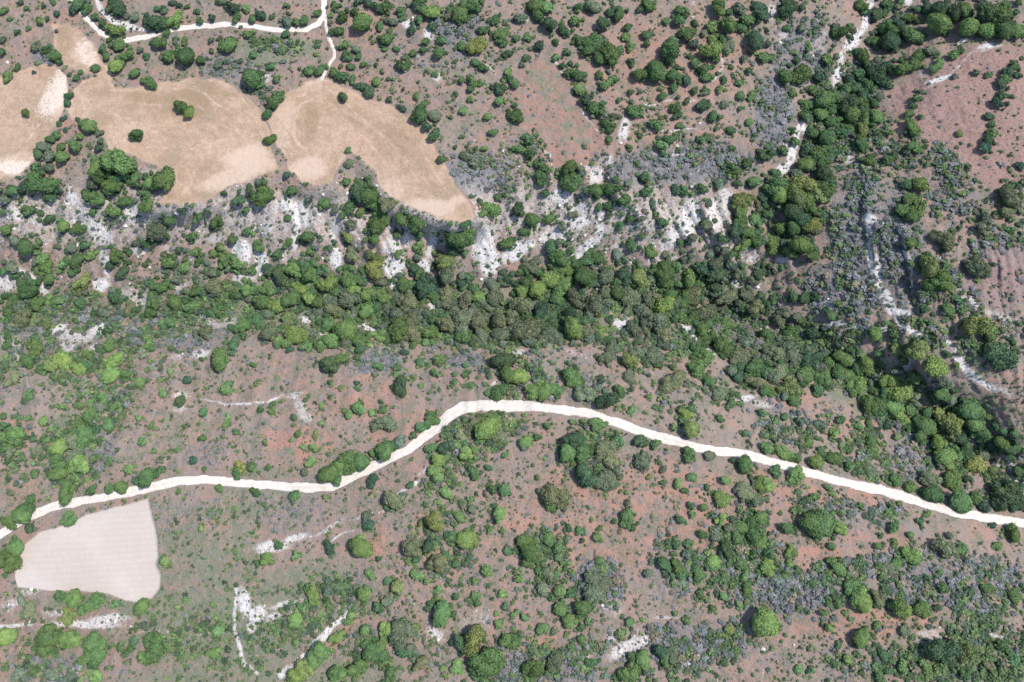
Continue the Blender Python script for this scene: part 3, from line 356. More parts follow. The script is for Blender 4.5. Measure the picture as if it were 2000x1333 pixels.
# ---------------------------------------------------------------- plants survey: x, y, radius, shade (g mid, b bright, y yellowish, d dark, o grey-green)
PLANTS = '''5,19,9,g 110,26,7,d 50,14,6,g 40,4,6,d 84,10,7,g 100,2,8,g 76,40,9,b 89,36,7,d 17,36,6,b 52,53,8,g 30,62,7,d 3,76,8,d 1,100,9,g 110,59,5,o 141,16,13,d 150,3,14,g 168,13,13,g
185,30,11,g 199,44,9,g 222,56,16,b 217,8,16,d 234,20,13,d 244,28,9,o 262,32,10,o 229,84,14,g 245,105,16,g 197,92,12,g 206,108,9,g 224,127,16,b 184,130,10,g 156,139,6,g 312,78,17,g
271,94,9,o 284,106,9,g 328,110,13,b 350,98,14,g 363,110,18,g 391,116,10,g 262,141,11,b 285,158,14,g 358,78,9,g 342,74,7,g 443,84,18,g 483,62,12,b 411,76,8,o 413,99,6,g 424,125,10,o
468,118,6,g 306,40,20,d 338,36,17,b 290,44,14,d 390,40,8,g 382,20,9,g 364,12,6,g 415,33,10,d 460,33,11,g 453,12,14,d 477,13,10,b 492,36,9,g 426,3,7,g 336,3,8,d 347,9,7,d
491,153,18,g 493,105,9,g 105,107,14,g 90,95,11,g 112,120,9,g 66,93,9,o 32,128,8,g 12,145,13,b 64,140,5,d 50,219,10,g 265,262,14,g 353,207,13,g 369,219,13,b 170,244,16,b 158,242,8,g
180,248,10,b 151,232,6,g 144,284,14,b 120,306,14,b 116,285,10,g 155,265,8,b 125,251,6,d 108,258,13,g 96,270,10,g 83,284,13,o 95,303,13,o 72,299,11,g 68,323,13,g 88,325,13,o
193,273,9,g 191,289,8,d 190,259,9,o 165,312,5,d 225,313,28,b 190,326,18,b 250,323,16,g 323,328,10,g 133,185,9,g 130,200,8,g 148,150,8,g 133,145,6,d 122,230,7,d 113,238,7,g
62,342,13,g 654,8,13,g 645,28,8,b 669,28,13,g 619,24,9,g 556,9,7,g 508,27,12,d 530,30,8,g 560,40,12,o 578,42,9,g 593,38,11,g 655,57,13,g 695,21,11,g 707,42,19,g 741,48,10,b
671,86,13,b 676,103,12,g 680,112,9,g 695,96,9,o 700,109,8,g 754,74,14,g 730,80,7,b 724,72,5,g 804,58,12,d 842,53,8,g 806,103,8,b 826,96,7,g 752,95,6,b 774,94,7,g 832,80,9,g
861,76,11,g 858,103,12,g 903,88,12,b 931,86,18,y 887,119,7,g 737,11,13,g 753,10,12,g 783,15,13,g 813,5,14,g 826,15,12,g 844,21,16,b 816,36,12,g 763,38,12,o 786,34,8,b 698,2,10,d
718,3,10,d 880,25,12,o 898,24,18,g 926,12,16,g 911,5,14,b 945,53,14,g 966,33,13,g 981,60,15,g 978,78,12,g 991,103,12,d 557,65,9,g 528,128,10,g 539,154,8,g 505,160,12,g 603,135,12,g
624,133,12,g 653,136,14,g 668,148,13,g 687,153,10,g 699,164,9,d 720,175,14,d 712,168,10,d 734,157,10,b 783,128,12,g 796,125,9,g 747,138,7,b 759,153,5,g 710,125,7,g 735,126,6,g
685,128,9,g 522,217,13,g 533,199,15,g 545,186,13,g 525,270,11,g 669,188,11,d 784,208,9,d 818,222,18,g 850,223,14,o 833,243,13,d 828,200,9,g 849,260,14,g 905,213,10,b 918,193,9,b
890,181,6,g 902,156,7,b 887,158,5,g 923,157,12,b 920,173,8,g 940,160,9,g 975,168,14,d 930,120,10,g 943,130,11,g 974,198,10,b 952,227,9,b 964,257,10,b 902,266,7,b 813,187,8,b
766,170,6,b 788,173,4,d 881,228,5,g 888,287,6,g 946,290,7,b 912,285,4,g 861,311,9,g 996,223,9,d 993,138,10,b 997,153,9,g 910,303,13,o 923,316,13,o 680,293,7,b 680,317,11,o
865,140,6,b 851,141,8,b 760,193,7,d 817,160,4,g 1134,11,11,g 1160,10,16,o 1047,5,18,g 1070,10,14,b 1052,30,12,g 1018,33,13,o 1078,44,17,d 1103,58,13,g 1125,36,14,b 1178,40,16,d
1210,27,14,g 1208,14,10,o 1130,74,12,g 1028,69,11,g 1079,66,7,b 1088,80,9,g 1053,88,11,d 1008,74,7,g 1088,110,11,b 1106,100,9,g 1028,108,9,g 1021,126,7,o 1157,82,18,g 1150,97,14,g
1188,98,22,g 1173,110,16,g 1198,115,14,g 1160,70,12,g 1226,52,10,g 1224,69,11,b 1234,88,11,b 1232,118,10,d 1263,66,11,g 1265,82,10,g 1250,17,8,d 1265,5,14,g 1278,8,12,g 1302,39,9,g
1327,39,13,g 1333,18,13,g 1342,26,9,g 1347,60,16,g 1309,98,20,g 1315,76,11,g 1360,83,14,o 1347,107,8,g 1391,50,13,b 1404,9,18,b 1377,63,8,o 1390,92,18,b 1393,73,9,b 1400,112,12,g
1425,48,18,g 1413,67,11,g 1460,38,14,b 1450,50,12,g 1476,78,20,d 1486,28,17,d 1445,13,14,o 1483,10,14,d 1426,90,14,o 1456,113,11,o 1428,128,7,g 1493,108,13,g 1100,128,8,g
1113,140,12,g 1133,146,14,g 1170,143,11,b 1200,150,13,b 1186,163,13,b 1251,140,16,g 1283,137,20,g 1267,142,13,g 1316,147,15,g 1330,152,10,g 1343,155,11,d 1323,130,7,d 1317,170,10,g
1375,133,13,g 1358,122,10,g 1383,148,13,g 1415,153,9,d 1446,160,9,b 1463,138,8,g 1471,183,12,b 1447,185,10,g 1406,173,9,b 1418,175,6,b 1356,174,9,g 1377,175,7,g 1376,200,15,d
1343,195,8,g 1323,205,13,g 1295,187,10,g 1292,170,8,b 1232,177,9,g 1252,177,7,o 1209,195,6,g 1243,214,15,g 1230,213,10,g 1133,173,13,b 1145,193,13,d 1160,208,14,g 1173,220,14,g
1185,240,12,g 1190,250,10,g 1190,270,8,g 1203,225,9,o 1007,163,10,g 1011,224,15,g 1030,263,13,g 1030,275,12,g 1038,300,14,g 1010,288,11,b 1058,323,13,g 1113,328,18,g 1280,240,14,b
1250,260,8,g 1292,283,12,b 1296,298,8,b 1311,270,13,g 1230,285,9,g 1323,225,10,g 1326,243,7,g 1465,236,9,b 1416,200,10,o 1446,211,6,g 1430,253,10,g 1390,265,12,o 1370,270,12,g
1393,225,11,g 1406,228,9,g 1433,323,13,g 1460,318,12,g 1490,300,14,d 1490,197,9,g 1543,12,18,d 1645,60,18,g 1685,8,14,g 1714,22,16,d 1745,8,12,g 1738,38,14,g 1735,58,18,g
1780,33,14,g 1760,44,13,d 1710,78,14,g 1740,80,20,d 1690,110,18,g 1788,63,20,g 1833,48,22,b 1833,20,20,d 1866,28,18,d 1888,15,18,g 1816,10,16,d 1926,25,20,d 1961,23,22,g
1891,54,18,b 1931,53,18,b 1963,60,18,g 1991,57,16,b 1866,103,14,b 1838,120,13,b 1826,133,10,g 1877,95,11,b 1801,100,16,g 1820,98,12,o 1770,130,18,g 1788,125,14,g 1748,135,14,g
1713,143,18,d 1680,143,14,g 1670,168,18,d 1695,165,14,g 1653,172,13,g 1535,148,16,g 1565,143,20,g 1585,170,13,b 1553,178,13,b 1600,150,12,d 1617,115,13,b 1580,93,9,b 1538,53,9,g
1568,52,11,o 1503,110,11,g 1575,223,14,g 1580,198,14,g 1610,195,20,g 1635,188,14,g 1605,220,16,b 1630,233,18,g 1660,200,22,d 1685,198,16,g 1663,223,18,g 1715,225,16,b 1695,233,15,g
1685,250,15,y 1660,245,14,g 1645,256,14,g 1615,270,18,g 1588,260,13,g 1685,278,16,g 1600,295,20,g 1580,290,13,d 1618,288,14,b 1553,273,12,b 1550,253,9,g 1530,288,12,g 1508,296,14,g
1575,320,18,b 1613,318,18,g 1695,310,14,g 1735,308,13,g 1748,300,10,g 1788,190,12,g 1788,203,11,g 1778,220,10,g 1783,243,18,g 1790,285,16,g 1778,297,12,o 1735,163,11,g
1720,188,10,o 1934,145,8,b 1876,260,8,y 1975,140,14,d 1961,160,12,d 1961,183,13,g 1951,200,12,d 1936,225,10,d 1941,258,12,g 1928,285,13,d 1985,125,12,g 1995,320,12,d 1866,148,7,o
1908,140,8,o 1970,150,12,g 1943,240,10,g 1932,272,11,g 75,353,22,g 45,361,14,d 95,383,14,g 90,360,14,g 110,368,13,d 20,370,13,g 8,388,12,o 53,408,14,g 93,423,14,g 75,413,10,g
3,414,10,g 150,445,15,g 123,443,13,b 180,413,11,g 172,383,16,g 162,375,11,g 190,388,14,g 208,408,13,b 224,413,13,b 240,393,15,g 218,360,18,g 195,340,18,g 180,360,12,o 235,345,14,g
283,400,15,g 318,350,24,g 295,358,16,b 268,358,13,g 283,375,13,g 262,342,13,g 385,418,17,g 420,430,16,g 353,410,10,d 330,428,13,g 375,460,13,g 349,485,10,g 308,455,20,o
290,475,14,g 263,470,11,o 458,388,16,d 483,450,12,g 480,410,8,g 10,448,12,b 25,468,13,o 50,483,18,g 73,473,13,g 78,505,13,b 88,520,16,b 108,480,10,o 148,503,18,g 175,498,13,b
163,478,11,g 120,515,13,b 148,523,11,g 95,545,14,g 158,550,18,y 223,495,15,g 243,503,12,o 238,528,16,d 53,565,20,g 38,550,13,g 328,513,14,b 358,521,13,b 283,513,10,g 310,560,16,g
380,493,12,g 385,510,11,g 405,528,12,g 435,510,17,b 463,515,13,b 423,533,11,g 488,525,12,g 453,468,11,g 430,483,11,y 413,558,20,o 380,565,16,g 455,578,13,g 483,565,16,b
470,640,18,g 90,628,14,y 38,623,20,o 208,643,14,g 333,630,14,b 20,590,16,g 70,592,15,g 110,585,14,b 150,588,14,g 250,600,16,o 290,610,15,g 340,590,16,g 370,600,14,b 420,600,16,g
20,640,14,o 20,520,14,o 340,545,12,o 220,580,13,g 400,650,14,o 300,590,13,b 200,610,14,o 513,381,20,g 629,398,14,g 569,370,12,g 560,340,8,d 560,425,9,g 600,390,9,d 506,480,14,g
538,493,12,g 560,475,11,g 600,463,14,g 603,488,12,g 653,473,9,d 668,420,9,g 655,408,9,o 680,405,14,g 703,415,11,y 700,375,22,d 720,383,18,g 708,360,16,g 725,396,15,g 685,438,12,o
679,463,12,y 686,495,17,o 723,498,12,y 733,523,18,y 778,495,13,b 755,398,16,o 740,415,16,g 735,438,20,g 748,432,14,g 728,463,15,g 775,455,13,g 783,425,16,g 810,433,20,g
796,430,14,y 820,458,13,g 818,478,14,b 815,503,9,o 808,523,12,d 850,455,8,g 898,465,28,g 912,452,17,g 885,478,18,d 956,405,21,b 990,473,14,g 870,508,20,y 873,538,22,o 907,495,9,g
992,545,12,d 547,533,18,d 575,528,16,b 605,538,18,g 638,550,18,b 515,560,18,b 587,558,15,b 675,540,16,g 700,540,15,g 690,560,16,b 715,570,16,b 680,585,22,o 650,603,18,o
750,575,16,b 743,550,12,o 788,555,16,g 825,560,22,d 795,590,22,o 770,615,20,o 715,608,18,b 868,575,18,o 875,593,15,o 910,583,20,o 935,580,15,b 965,583,22,o 965,558,16,o
870,633,24,o 900,630,24,o 935,630,20,o 975,628,20,o 800,628,18,o 833,615,12,o 675,645,24,b 640,633,16,g 575,653,26,b 525,650,20,o 775,645,24,g 800,655,20,o 737,653,16,b
563,583,18,g 537,595,20,b 512,590,18,g 600,578,16,b 975,653,18,o 620,590,15,g 640,665,20,b 700,665,18,g 620,610,13,o 840,650,18,b 560,620,14,y 735,600,14,g 905,655,20,g
940,658,18,o 500,620,14,g 655,570,14,g 845,575,13,g 900,550,14,d 1058,343,16,g 1113,350,24,g 1188,368,20,g 1163,370,17,g 1147,368,11,g 1190,400,13,g 1170,405,9,g 1223,393,15,g
1263,375,13,g 1261,345,12,g 1229,355,9,o 1275,398,10,o 1340,370,14,b 1320,370,12,d 1373,368,12,g 1405,358,13,o 1438,336,14,g 1475,353,15,g 1455,385,25,y 1448,408,18,g 1493,383,12,d
1475,425,14,b 1450,433,16,g 1440,446,15,d 1495,415,12,g 1013,405,17,d 1040,428,17,g 1073,428,12,g 1025,450,12,g 1002,470,14,g 1100,443,11,o 1118,418,10,o 1065,376,10,g 1030,385,8,g
1213,438,12,g 1230,425,12,g 1280,418,11,g 1296,433,11,g 1253,425,8,o 1255,460,9,g 1235,478,14,g 1275,490,14,b 1301,495,10,o 1095,503,24,g 1163,505,17,g 1205,495,13,o 1328,473,9,g
1380,438,14,o 1353,465,11,o 1385,395,10,o 1035,518,16,o 1100,533,20,b 1075,545,24,b 1050,565,20,b 1028,550,18,g 1020,568,16,b 1097,563,18,b 1140,540,22,g 1150,555,16,g
1185,540,20,o 1220,528,16,d 1225,545,14,d 1253,540,18,y 1300,528,20,g 1298,550,18,g 1345,543,22,b 1295,565,14,g 1353,575,24,o 1338,583,20,g 1398,533,24,d 1370,530,14,g
1400,508,20,o 1420,583,24,o 1233,578,26,o 1208,573,18,g 1265,578,16,o 1120,580,20,o 1088,583,16,g 1020,598,24,o 1058,608,20,d 1160,598,22,o 1113,615,20,d 1298,595,20,b
1375,610,26,o 1358,622,16,g 1425,630,16,b 1373,648,18,g 1280,633,24,o 1263,608,16,o 1025,643,24,o 1050,633,18,d 1120,643,22,b 1150,645,18,o 1175,643,16,b 1238,643,16,o
1300,655,20,o 1445,533,16,o 1472,545,12,o 1458,575,14,o 1486,533,14,d 1475,598,18,o 1455,600,13,g 1415,465,14,g 1433,493,12,g 1455,478,18,b 1475,465,16,g 1463,453,16,g
1075,655,20,o 1330,620,16,g 1000,620,18,o 1080,630,14,g 1395,560,16,g 1180,565,14,o 1335,505,13,o 1310,575,15,g 1570,358,28,y 1605,371,20,g 1520,363,22,g 1525,383,18,b
1558,388,22,y 1588,391,20,g 1595,410,16,g 1550,413,22,d 1570,428,20,d 1525,440,18,g 1550,445,18,g 1588,438,20,y 1565,480,22,b 1515,475,18,b 1545,490,15,g 1613,338,18,d
1800,360,16,b 1775,360,13,g 1783,388,16,g 1795,408,18,b 1773,408,16,g 1783,423,15,g 1845,468,18,o 1780,473,14,g 1820,523,22,y 1843,545,20,b 1825,553,18,g 1806,512,14,g
1912,518,22,o 1912,635,26,y 1935,645,18,b 1898,625,15,g 1855,603,14,g 1870,583,12,g 1790,585,12,o 1813,603,12,g 1575,578,15,d 1550,578,13,g 1595,578,11,g 1638,590,11,b
1625,615,13,g 1513,583,12,g 1713,651,16,b 1670,443,9,g 1712,348,9,g 1660,558,10,g 1925,445,16,o 1930,428,14,o 1975,383,18,o 1970,408,14,o 1983,448,12,g 1513,520,12,o 1550,643,18,g
1525,628,16,o 1750,651,14,g 1500,650,16,g 1590,650,16,d 10,674,11,g 60,680,18,g 50,704,14,g 117,704,20,b 95,714,16,y 73,717,14,g 145,719,18,b 165,714,13,g 172,690,14,g 220,700,20,b
208,672,16,g 213,732,18,b 243,729,13,g 290,672,13,b 275,692,13,o 425,702,24,g 453,674,12,g 494,712,7,g 51,770,13,g 25,699,9,o 442,760,13,b 445,752,10,b 352,783,10,d 364,742,10,d
272,747,12,b 312,742,7,y 330,724,8,b 316,769,10,b 396,804,10,g 444,815,11,b 438,832,10,b 461,843,8,g 395,854,11,g 345,877,8,g 377,899,9,d 397,917,7,g 270,817,7,b 294,830,8,b
302,837,6,b 277,862,10,b 299,882,9,b 215,897,9,b 249,916,11,b 285,932,20,g 310,918,11,g 268,940,13,g 297,926,14,g 227,777,12,d 220,795,8,g 200,775,14,b 175,787,10,b 172,809,16,g
195,797,12,o 207,829,15,g 180,837,12,g 147,792,8,g 120,795,8,b 130,774,8,b 160,752,14,o 82,821,11,b 35,815,8,b 55,817,7,b 8,832,12,g 20,850,22,b 62,857,9,g 84,860,9,g 150,852,22,g
140,862,16,o 170,850,14,g 110,875,18,b 107,900,20,g 140,892,22,o 148,910,20,b 110,925,18,g 72,877,12,o 18,882,14,o 35,897,7,g 63,905,6,b 66,925,10,g 125,962,20,g 177,957,14,g
210,955,12,g 235,952,15,g 468,910,14,y 490,912,11,g 460,924,13,g 427,954,9,g 347,958,7,g 58,975,11,g 45,994,18,g 17,962,10,o 28,945,8,o 18,740,16,o 497,960,10,g 4,812,8,g
178,995,8,o 642,710,18,d 663,702,14,g 509,798,9,g 531,790,8,g 531,803,8,b 596,781,6,g 573,815,8,d 628,792,7,b 645,747,7,g 666,758,9,b 696,748,8,d 697,758,7,g 738,714,11,b
732,731,7,o 777,718,8,g 773,731,7,b 790,688,9,d 820,705,10,g 858,702,14,b 785,756,17,d 809,736,8,y 822,753,7,b 850,730,11,b 886,747,9,g 890,730,8,b 908,732,7,g 909,713,8,g
920,752,8,g 700,797,14,b 680,812,8,b 670,802,7,b 725,806,8,b 746,798,12,g 750,828,19,o 626,827,6,b 582,847,8,g 616,847,9,y 569,859,7,b 516,862,8,b 590,874,8,b 612,873,10,b
640,887,7,g 607,902,12,b 523,913,7,g 750,880,20,g 733,887,14,g 765,872,13,g 705,902,18,g 690,893,12,g 675,907,22,g 640,927,20,g 660,918,16,g 655,935,14,g 807,852,11,g 822,834,12,g
780,862,13,o 845,817,15,g 835,828,12,g 843,875,13,g 865,877,14,d 855,900,16,b 850,920,16,b 855,930,13,b 912,887,16,b 950,837,24,b 930,830,18,o 965,825,18,g 975,848,16,o
900,852,16,o 905,865,14,g 987,889,8,g 725,940,14,d 770,977,21,o 871,962,14,b 985,957,14,g 965,955,12,g 575,969,13,g 504,961,9,g 636,970,7,y 801,947,8,g 955,914,8,g 925,922,14,g
595,922,9,o 922,994,9,o 967,990,10,g 975,762,20,g 983,702,20,d 992,730,18,g 960,765,13,b 1015,735,18,b 1120,737,20,g 1045,762,18,b 1063,764,18,g 1085,760,16,g 1143,767,20,o
1190,780,22,d 1177,744,10,d 1212,762,13,g 1235,800,10,b 1280,794,8,g 1290,780,8,y 1270,775,8,b 1340,807,15,b 1335,819,12,g 1352,799,8,g 1352,839,18,y 1315,834,10,b 1284,824,5,g
1408,817,9,g 1457,847,8,g 1495,807,10,g 1430,785,13,g 1495,874,12,b 1363,720,18,b 1317,717,10,b 1283,694,24,o 1250,685,16,o 1230,704,18,y 1185,697,18,o 1195,677,16,o 1317,744,22,o
1387,744,14,g 1410,764,16,o 1375,697,18,g 1358,682,16,g 1412,677,20,g 1450,697,24,o 1475,717,22,g 1480,747,18,o 1445,722,18,d 1230,734,14,o 1045,674,12,b 1172,827,15,g
1252,862,14,d 1283,869,14,g 1347,889,17,g 1388,889,12,o 1457,907,18,g 1435,899,10,d 1258,902,17,o 1120,860,24,d 1130,882,22,g 1108,884,18,g 1133,848,16,o 1207,862,14,g
1185,879,20,o 1200,899,20,o 1145,927,23,d 1185,940,20,o 1028,862,14,b 1050,852,9,g 1069,832,8,g 1140,823,7,b 1118,824,6,b 1050,933,6,y 1085,970,24,o 1075,980,16,g 1270,931,7,y
1352,932,11,b 1325,944,10,b 1338,958,8,g 1418,938,10,b 1297,917,8,o 1297,942,7,g 1288,902,7,g 1415,975,20,b 1460,960,18,o 1490,947,16,b 1468,934,7,g 1480,977,16,o 1226,982,7,d
1226,962,7,b 1212,960,5,g 1350,990,9,g 1375,992,9,g 1382,953,7,b 1547,760,20,y 1553,782,14,g 1578,732,22,g 1515,692,20,o 1545,690,20,o 1588,700,20,d 1615,707,18,g 1645,692,16,g
1655,702,16,g 1698,710,20,b 1680,717,16,g 1638,727,18,g 1615,735,18,g 1680,750,20,b 1665,740,18,g 1740,742,20,b 1765,762,24,b 1735,767,20,g 1720,792,16,g 1745,792,20,b
1763,807,18,b 1778,825,16,b 1800,817,18,g 1813,832,20,g 1795,682,20,y 1753,682,15,y 1765,699,13,g 1838,715,27,b 1845,767,22,g 1858,778,14,o 1958,695,28,d 1945,678,16,g
1903,800,28,g 1858,825,26,y 1905,827,20,b 1925,847,20,g 1963,860,18,g 1938,865,14,d 1983,875,18,g 1833,867,20,b 1848,892,22,b 1855,907,16,b 1890,880,22,g 1913,905,24,y
1897,898,14,g 1800,850,16,g 1865,937,20,g 1820,937,20,o 1825,965,22,g 1880,980,24,g 1910,975,14,g 1975,967,28,d 1958,980,18,d 1925,990,14,d 1995,920,16,g 1748,940,16,g
1783,950,16,g 1710,922,16,o 1595,902,16,b 1538,882,18,b 1522,876,10,b 1560,892,13,g 1583,862,13,b 1630,847,14,b 1608,884,12,g 1633,894,18,g 1660,912,13,g 1705,862,16,g
1710,882,14,b 1755,853,9,y 1683,831,12,b 1700,792,18,g 1603,827,13,o 1565,824,14,o 1643,820,11,g 1533,813,9,g 1735,830,11,d 1502,877,12,b 1515,919,14,g 1560,929,18,b 1545,938,9,b
1503,949,16,b 1619,952,9,g 1593,970,10,g 1560,960,9,g 1520,730,18,o 1505,760,16,g 1530,715,15,g 1600,760,13,g 1690,775,15,o 1780,800,14,g 1870,855,16,d 125,1015,18,g 40,1008,18,g
15,1022,16,g 55,1032,10,d 28,1070,18,g 10,1095,22,g 22,1100,12,g 320,1097,11,b 275,1187,18,g 180,1180,20,g 140,1170,20,b 115,1165,14,g 160,1192,12,b 225,1182,13,b 128,1202,16,y
52,1197,18,o 40,1175,10,o 10,1245,20,b 85,1250,28,g 70,1262,14,g 133,1250,22,b 122,1258,14,g 180,1267,26,g 172,1283,18,b 165,1260,14,g 290,1270,24,g 280,1285,14,b 278,1225,14,o
360,1175,10,b 392,1032,7,b 415,1182,7,b 425,1232,12,b 413,1277,14,b 183,1325,14,b 30,1320,14,o 235,1265,10,g 100,1320,14,o 705,1070,22,b 702,1058,15,b 721,1121,11,b 740,1091,8,g
710,1160,16,g 847,1020,20,y 885,1048,14,g 910,1053,20,b 925,1055,14,y 977,1008,18,b 835,1067,13,d 828,1080,11,y 803,1070,20,o 855,1100,20,o 856,1119,8,y 815,1125,13,b 836,1134,11,y
757,1136,9,g 775,1145,14,y 952,1116,13,b 927,1138,8,y 928,1162,11,b 932,1178,8,g 979,1162,10,b 858,1152,10,b 854,1169,7,y 890,1166,8,g 863,1200,23,g 975,1217,12,b 985,1185,8,g
971,1199,8,b 735,1188,14,g 757,1175,13,o 680,1212,14,b 686,1204,9,b 655,1247,15,b 660,1238,10,b 625,1275,20,b 612,1287,18,b 595,1305,18,y 580,1320,18,b 750,1232,16,b 712,1230,11,b
717,1262,14,g 732,1275,20,g 745,1255,14,g 787,1240,26,o 810,1227,13,y 780,1220,14,b 775,1258,14,g 925,1250,26,y 900,1257,18,d 935,1238,14,o 952,1297,30,g 970,1290,15,g
895,1307,14,b 865,1307,7,b 822,1300,18,o 660,1315,20,g 695,1310,20,g 762,1322,18,g 992,1077,9,g 890,1100,10,g 915,1091,8,g 643,1070,12,d 544,1065,10,g 522,1095,16,g 577,1087,12,b
612,1165,16,b 575,1212,16,b 995,1255,18,g 836,1189,9,g 897,1010,12,b 802,1032,7,g 956,1036,7,b 790,1277,14,g 600,1150,12,g 590,1190,12,g 640,1155,12,o 715,1010,12,o 720,1025,12,d
870,1085,10,g 1227,1014,17,g 1226,1005,11,b 1111,1031,8,g 1132,1039,11,g 1172,1031,8,g 1167,1049,10,b 1139,1057,7,g 1200,1020,7,g 1110,1050,10,o 1024,1060,18,g 1037,1080,22,g
1033,1092,16,g 1050,1085,16,o 1073,1053,15,g 1091,1067,13,g 1090,1089,9,g 1016,1131,13,b 1075,1122,18,o 1057,1120,14,g 1086,1127,14,g 1059,1150,14,o 1103,1110,9,g 1094,1155,13,b
1080,1170,9,g 1113,1162,12,g 1096,1190,15,g 1172,1096,10,g 1160,1130,18,o 1162,1160,22,o 1175,1147,20,o 1140,1187,18,g 1155,1182,16,o 1117,1215,16,g 1297,1100,14,g 1325,1107,16,g
1332,1120,14,g 1325,1065,14,g 1342,1062,10,g 1342,1085,12,o 1267,1120,10,o 1395,1097,14,b 1398,1110,10,b 1410,1015,14,b 1352,1006,10,b 1330,1016,10,g 1420,1070,16,d 1375,1045,11,g
1370,1122,15,g 1362,1135,11,b 1372,1162,13,g 1416,1130,10,g 1450,1102,14,g 1455,1126,10,b 1415,1165,9,b 1462,1152,14,g 1447,1182,10,b 1497,1217,28,b 1490,1230,17,b 1231,1215,10,b
1212,1241,10,y 1342,1210,12,b 1320,1197,7,b 1392,1190,8,g 1426,1231,11,y 1419,1295,12,g 1156,1296,12,g 1257,1290,18,b 1232,1310,22,g 1247,1300,15,g 1295,1275,16,d 1315,1277,18,o
1300,1290,14,g 1137,1250,9,g 1062,1227,12,b 1055,1232,9,b 1045,1307,22,g 1028,1312,14,o 1085,1292,20,o 1005,1252,14,g 1006,1200,8,b 1026,1207,8,b 1475,1037,20,g 1450,1030,14,g
1487,1055,16,g 1475,1087,14,g 1487,1012,16,g 1430,1032,14,o 1440,1050,14,g 1400,1050,10,o 1607,1022,28,g 1585,1020,20,g 1625,1015,16,g 1647,1035,16,b 1538,1032,14,g 1745,1031,14,b
1800,1020,12,g 1814,1004,9,b 1779,1045,8,g 1750,1061,10,b 1720,1045,7,g 1785,1087,18,b 1848,1070,22,o 1858,1082,13,b 1882,1072,14,b 1952,1067,11,b 1983,1042,18,g 1942,1025,10,d
1715,1067,8,b 1625,1067,9,g 1547,1077,14,b 1543,1102,9,b 1503,1110,16,b 1506,1080,13,g 1625,1097,13,b 1642,1112,15,g 1752,1107,14,g 1737,1117,16,o 1845,1149,12,g 1680,1165,21,b
1667,1150,16,g 1688,1177,18,b 1690,1192,11,g 1758,1187,22,b 1745,1180,14,g 1770,1195,14,b 1808,1190,20,g 1718,1167,16,o 1715,1222,9,b 1620,1226,9,b 1685,1247,18,g 1772,1230,14,o
1640,1260,8,g 1656,1287,10,b 1631,1296,9,g 1587,1311,9,b 1562,1308,10,b 1727,1282,12,g 1845,1272,28,d 1885,1272,20,y 1870,1262,14,o 1810,1302,14,b 1765,1305,13,b 1740,1312,10,g
1720,1307,8,g 1722,1327,12,g 1612,1197,9,b 1635,1175,12,g 1817,1132,10,g 1935,1150,14,g 1990,1165,16,g 1960,1260,12,g 1935,1300,14,o 1985,1290,14,g 1890,1320,13,g'''
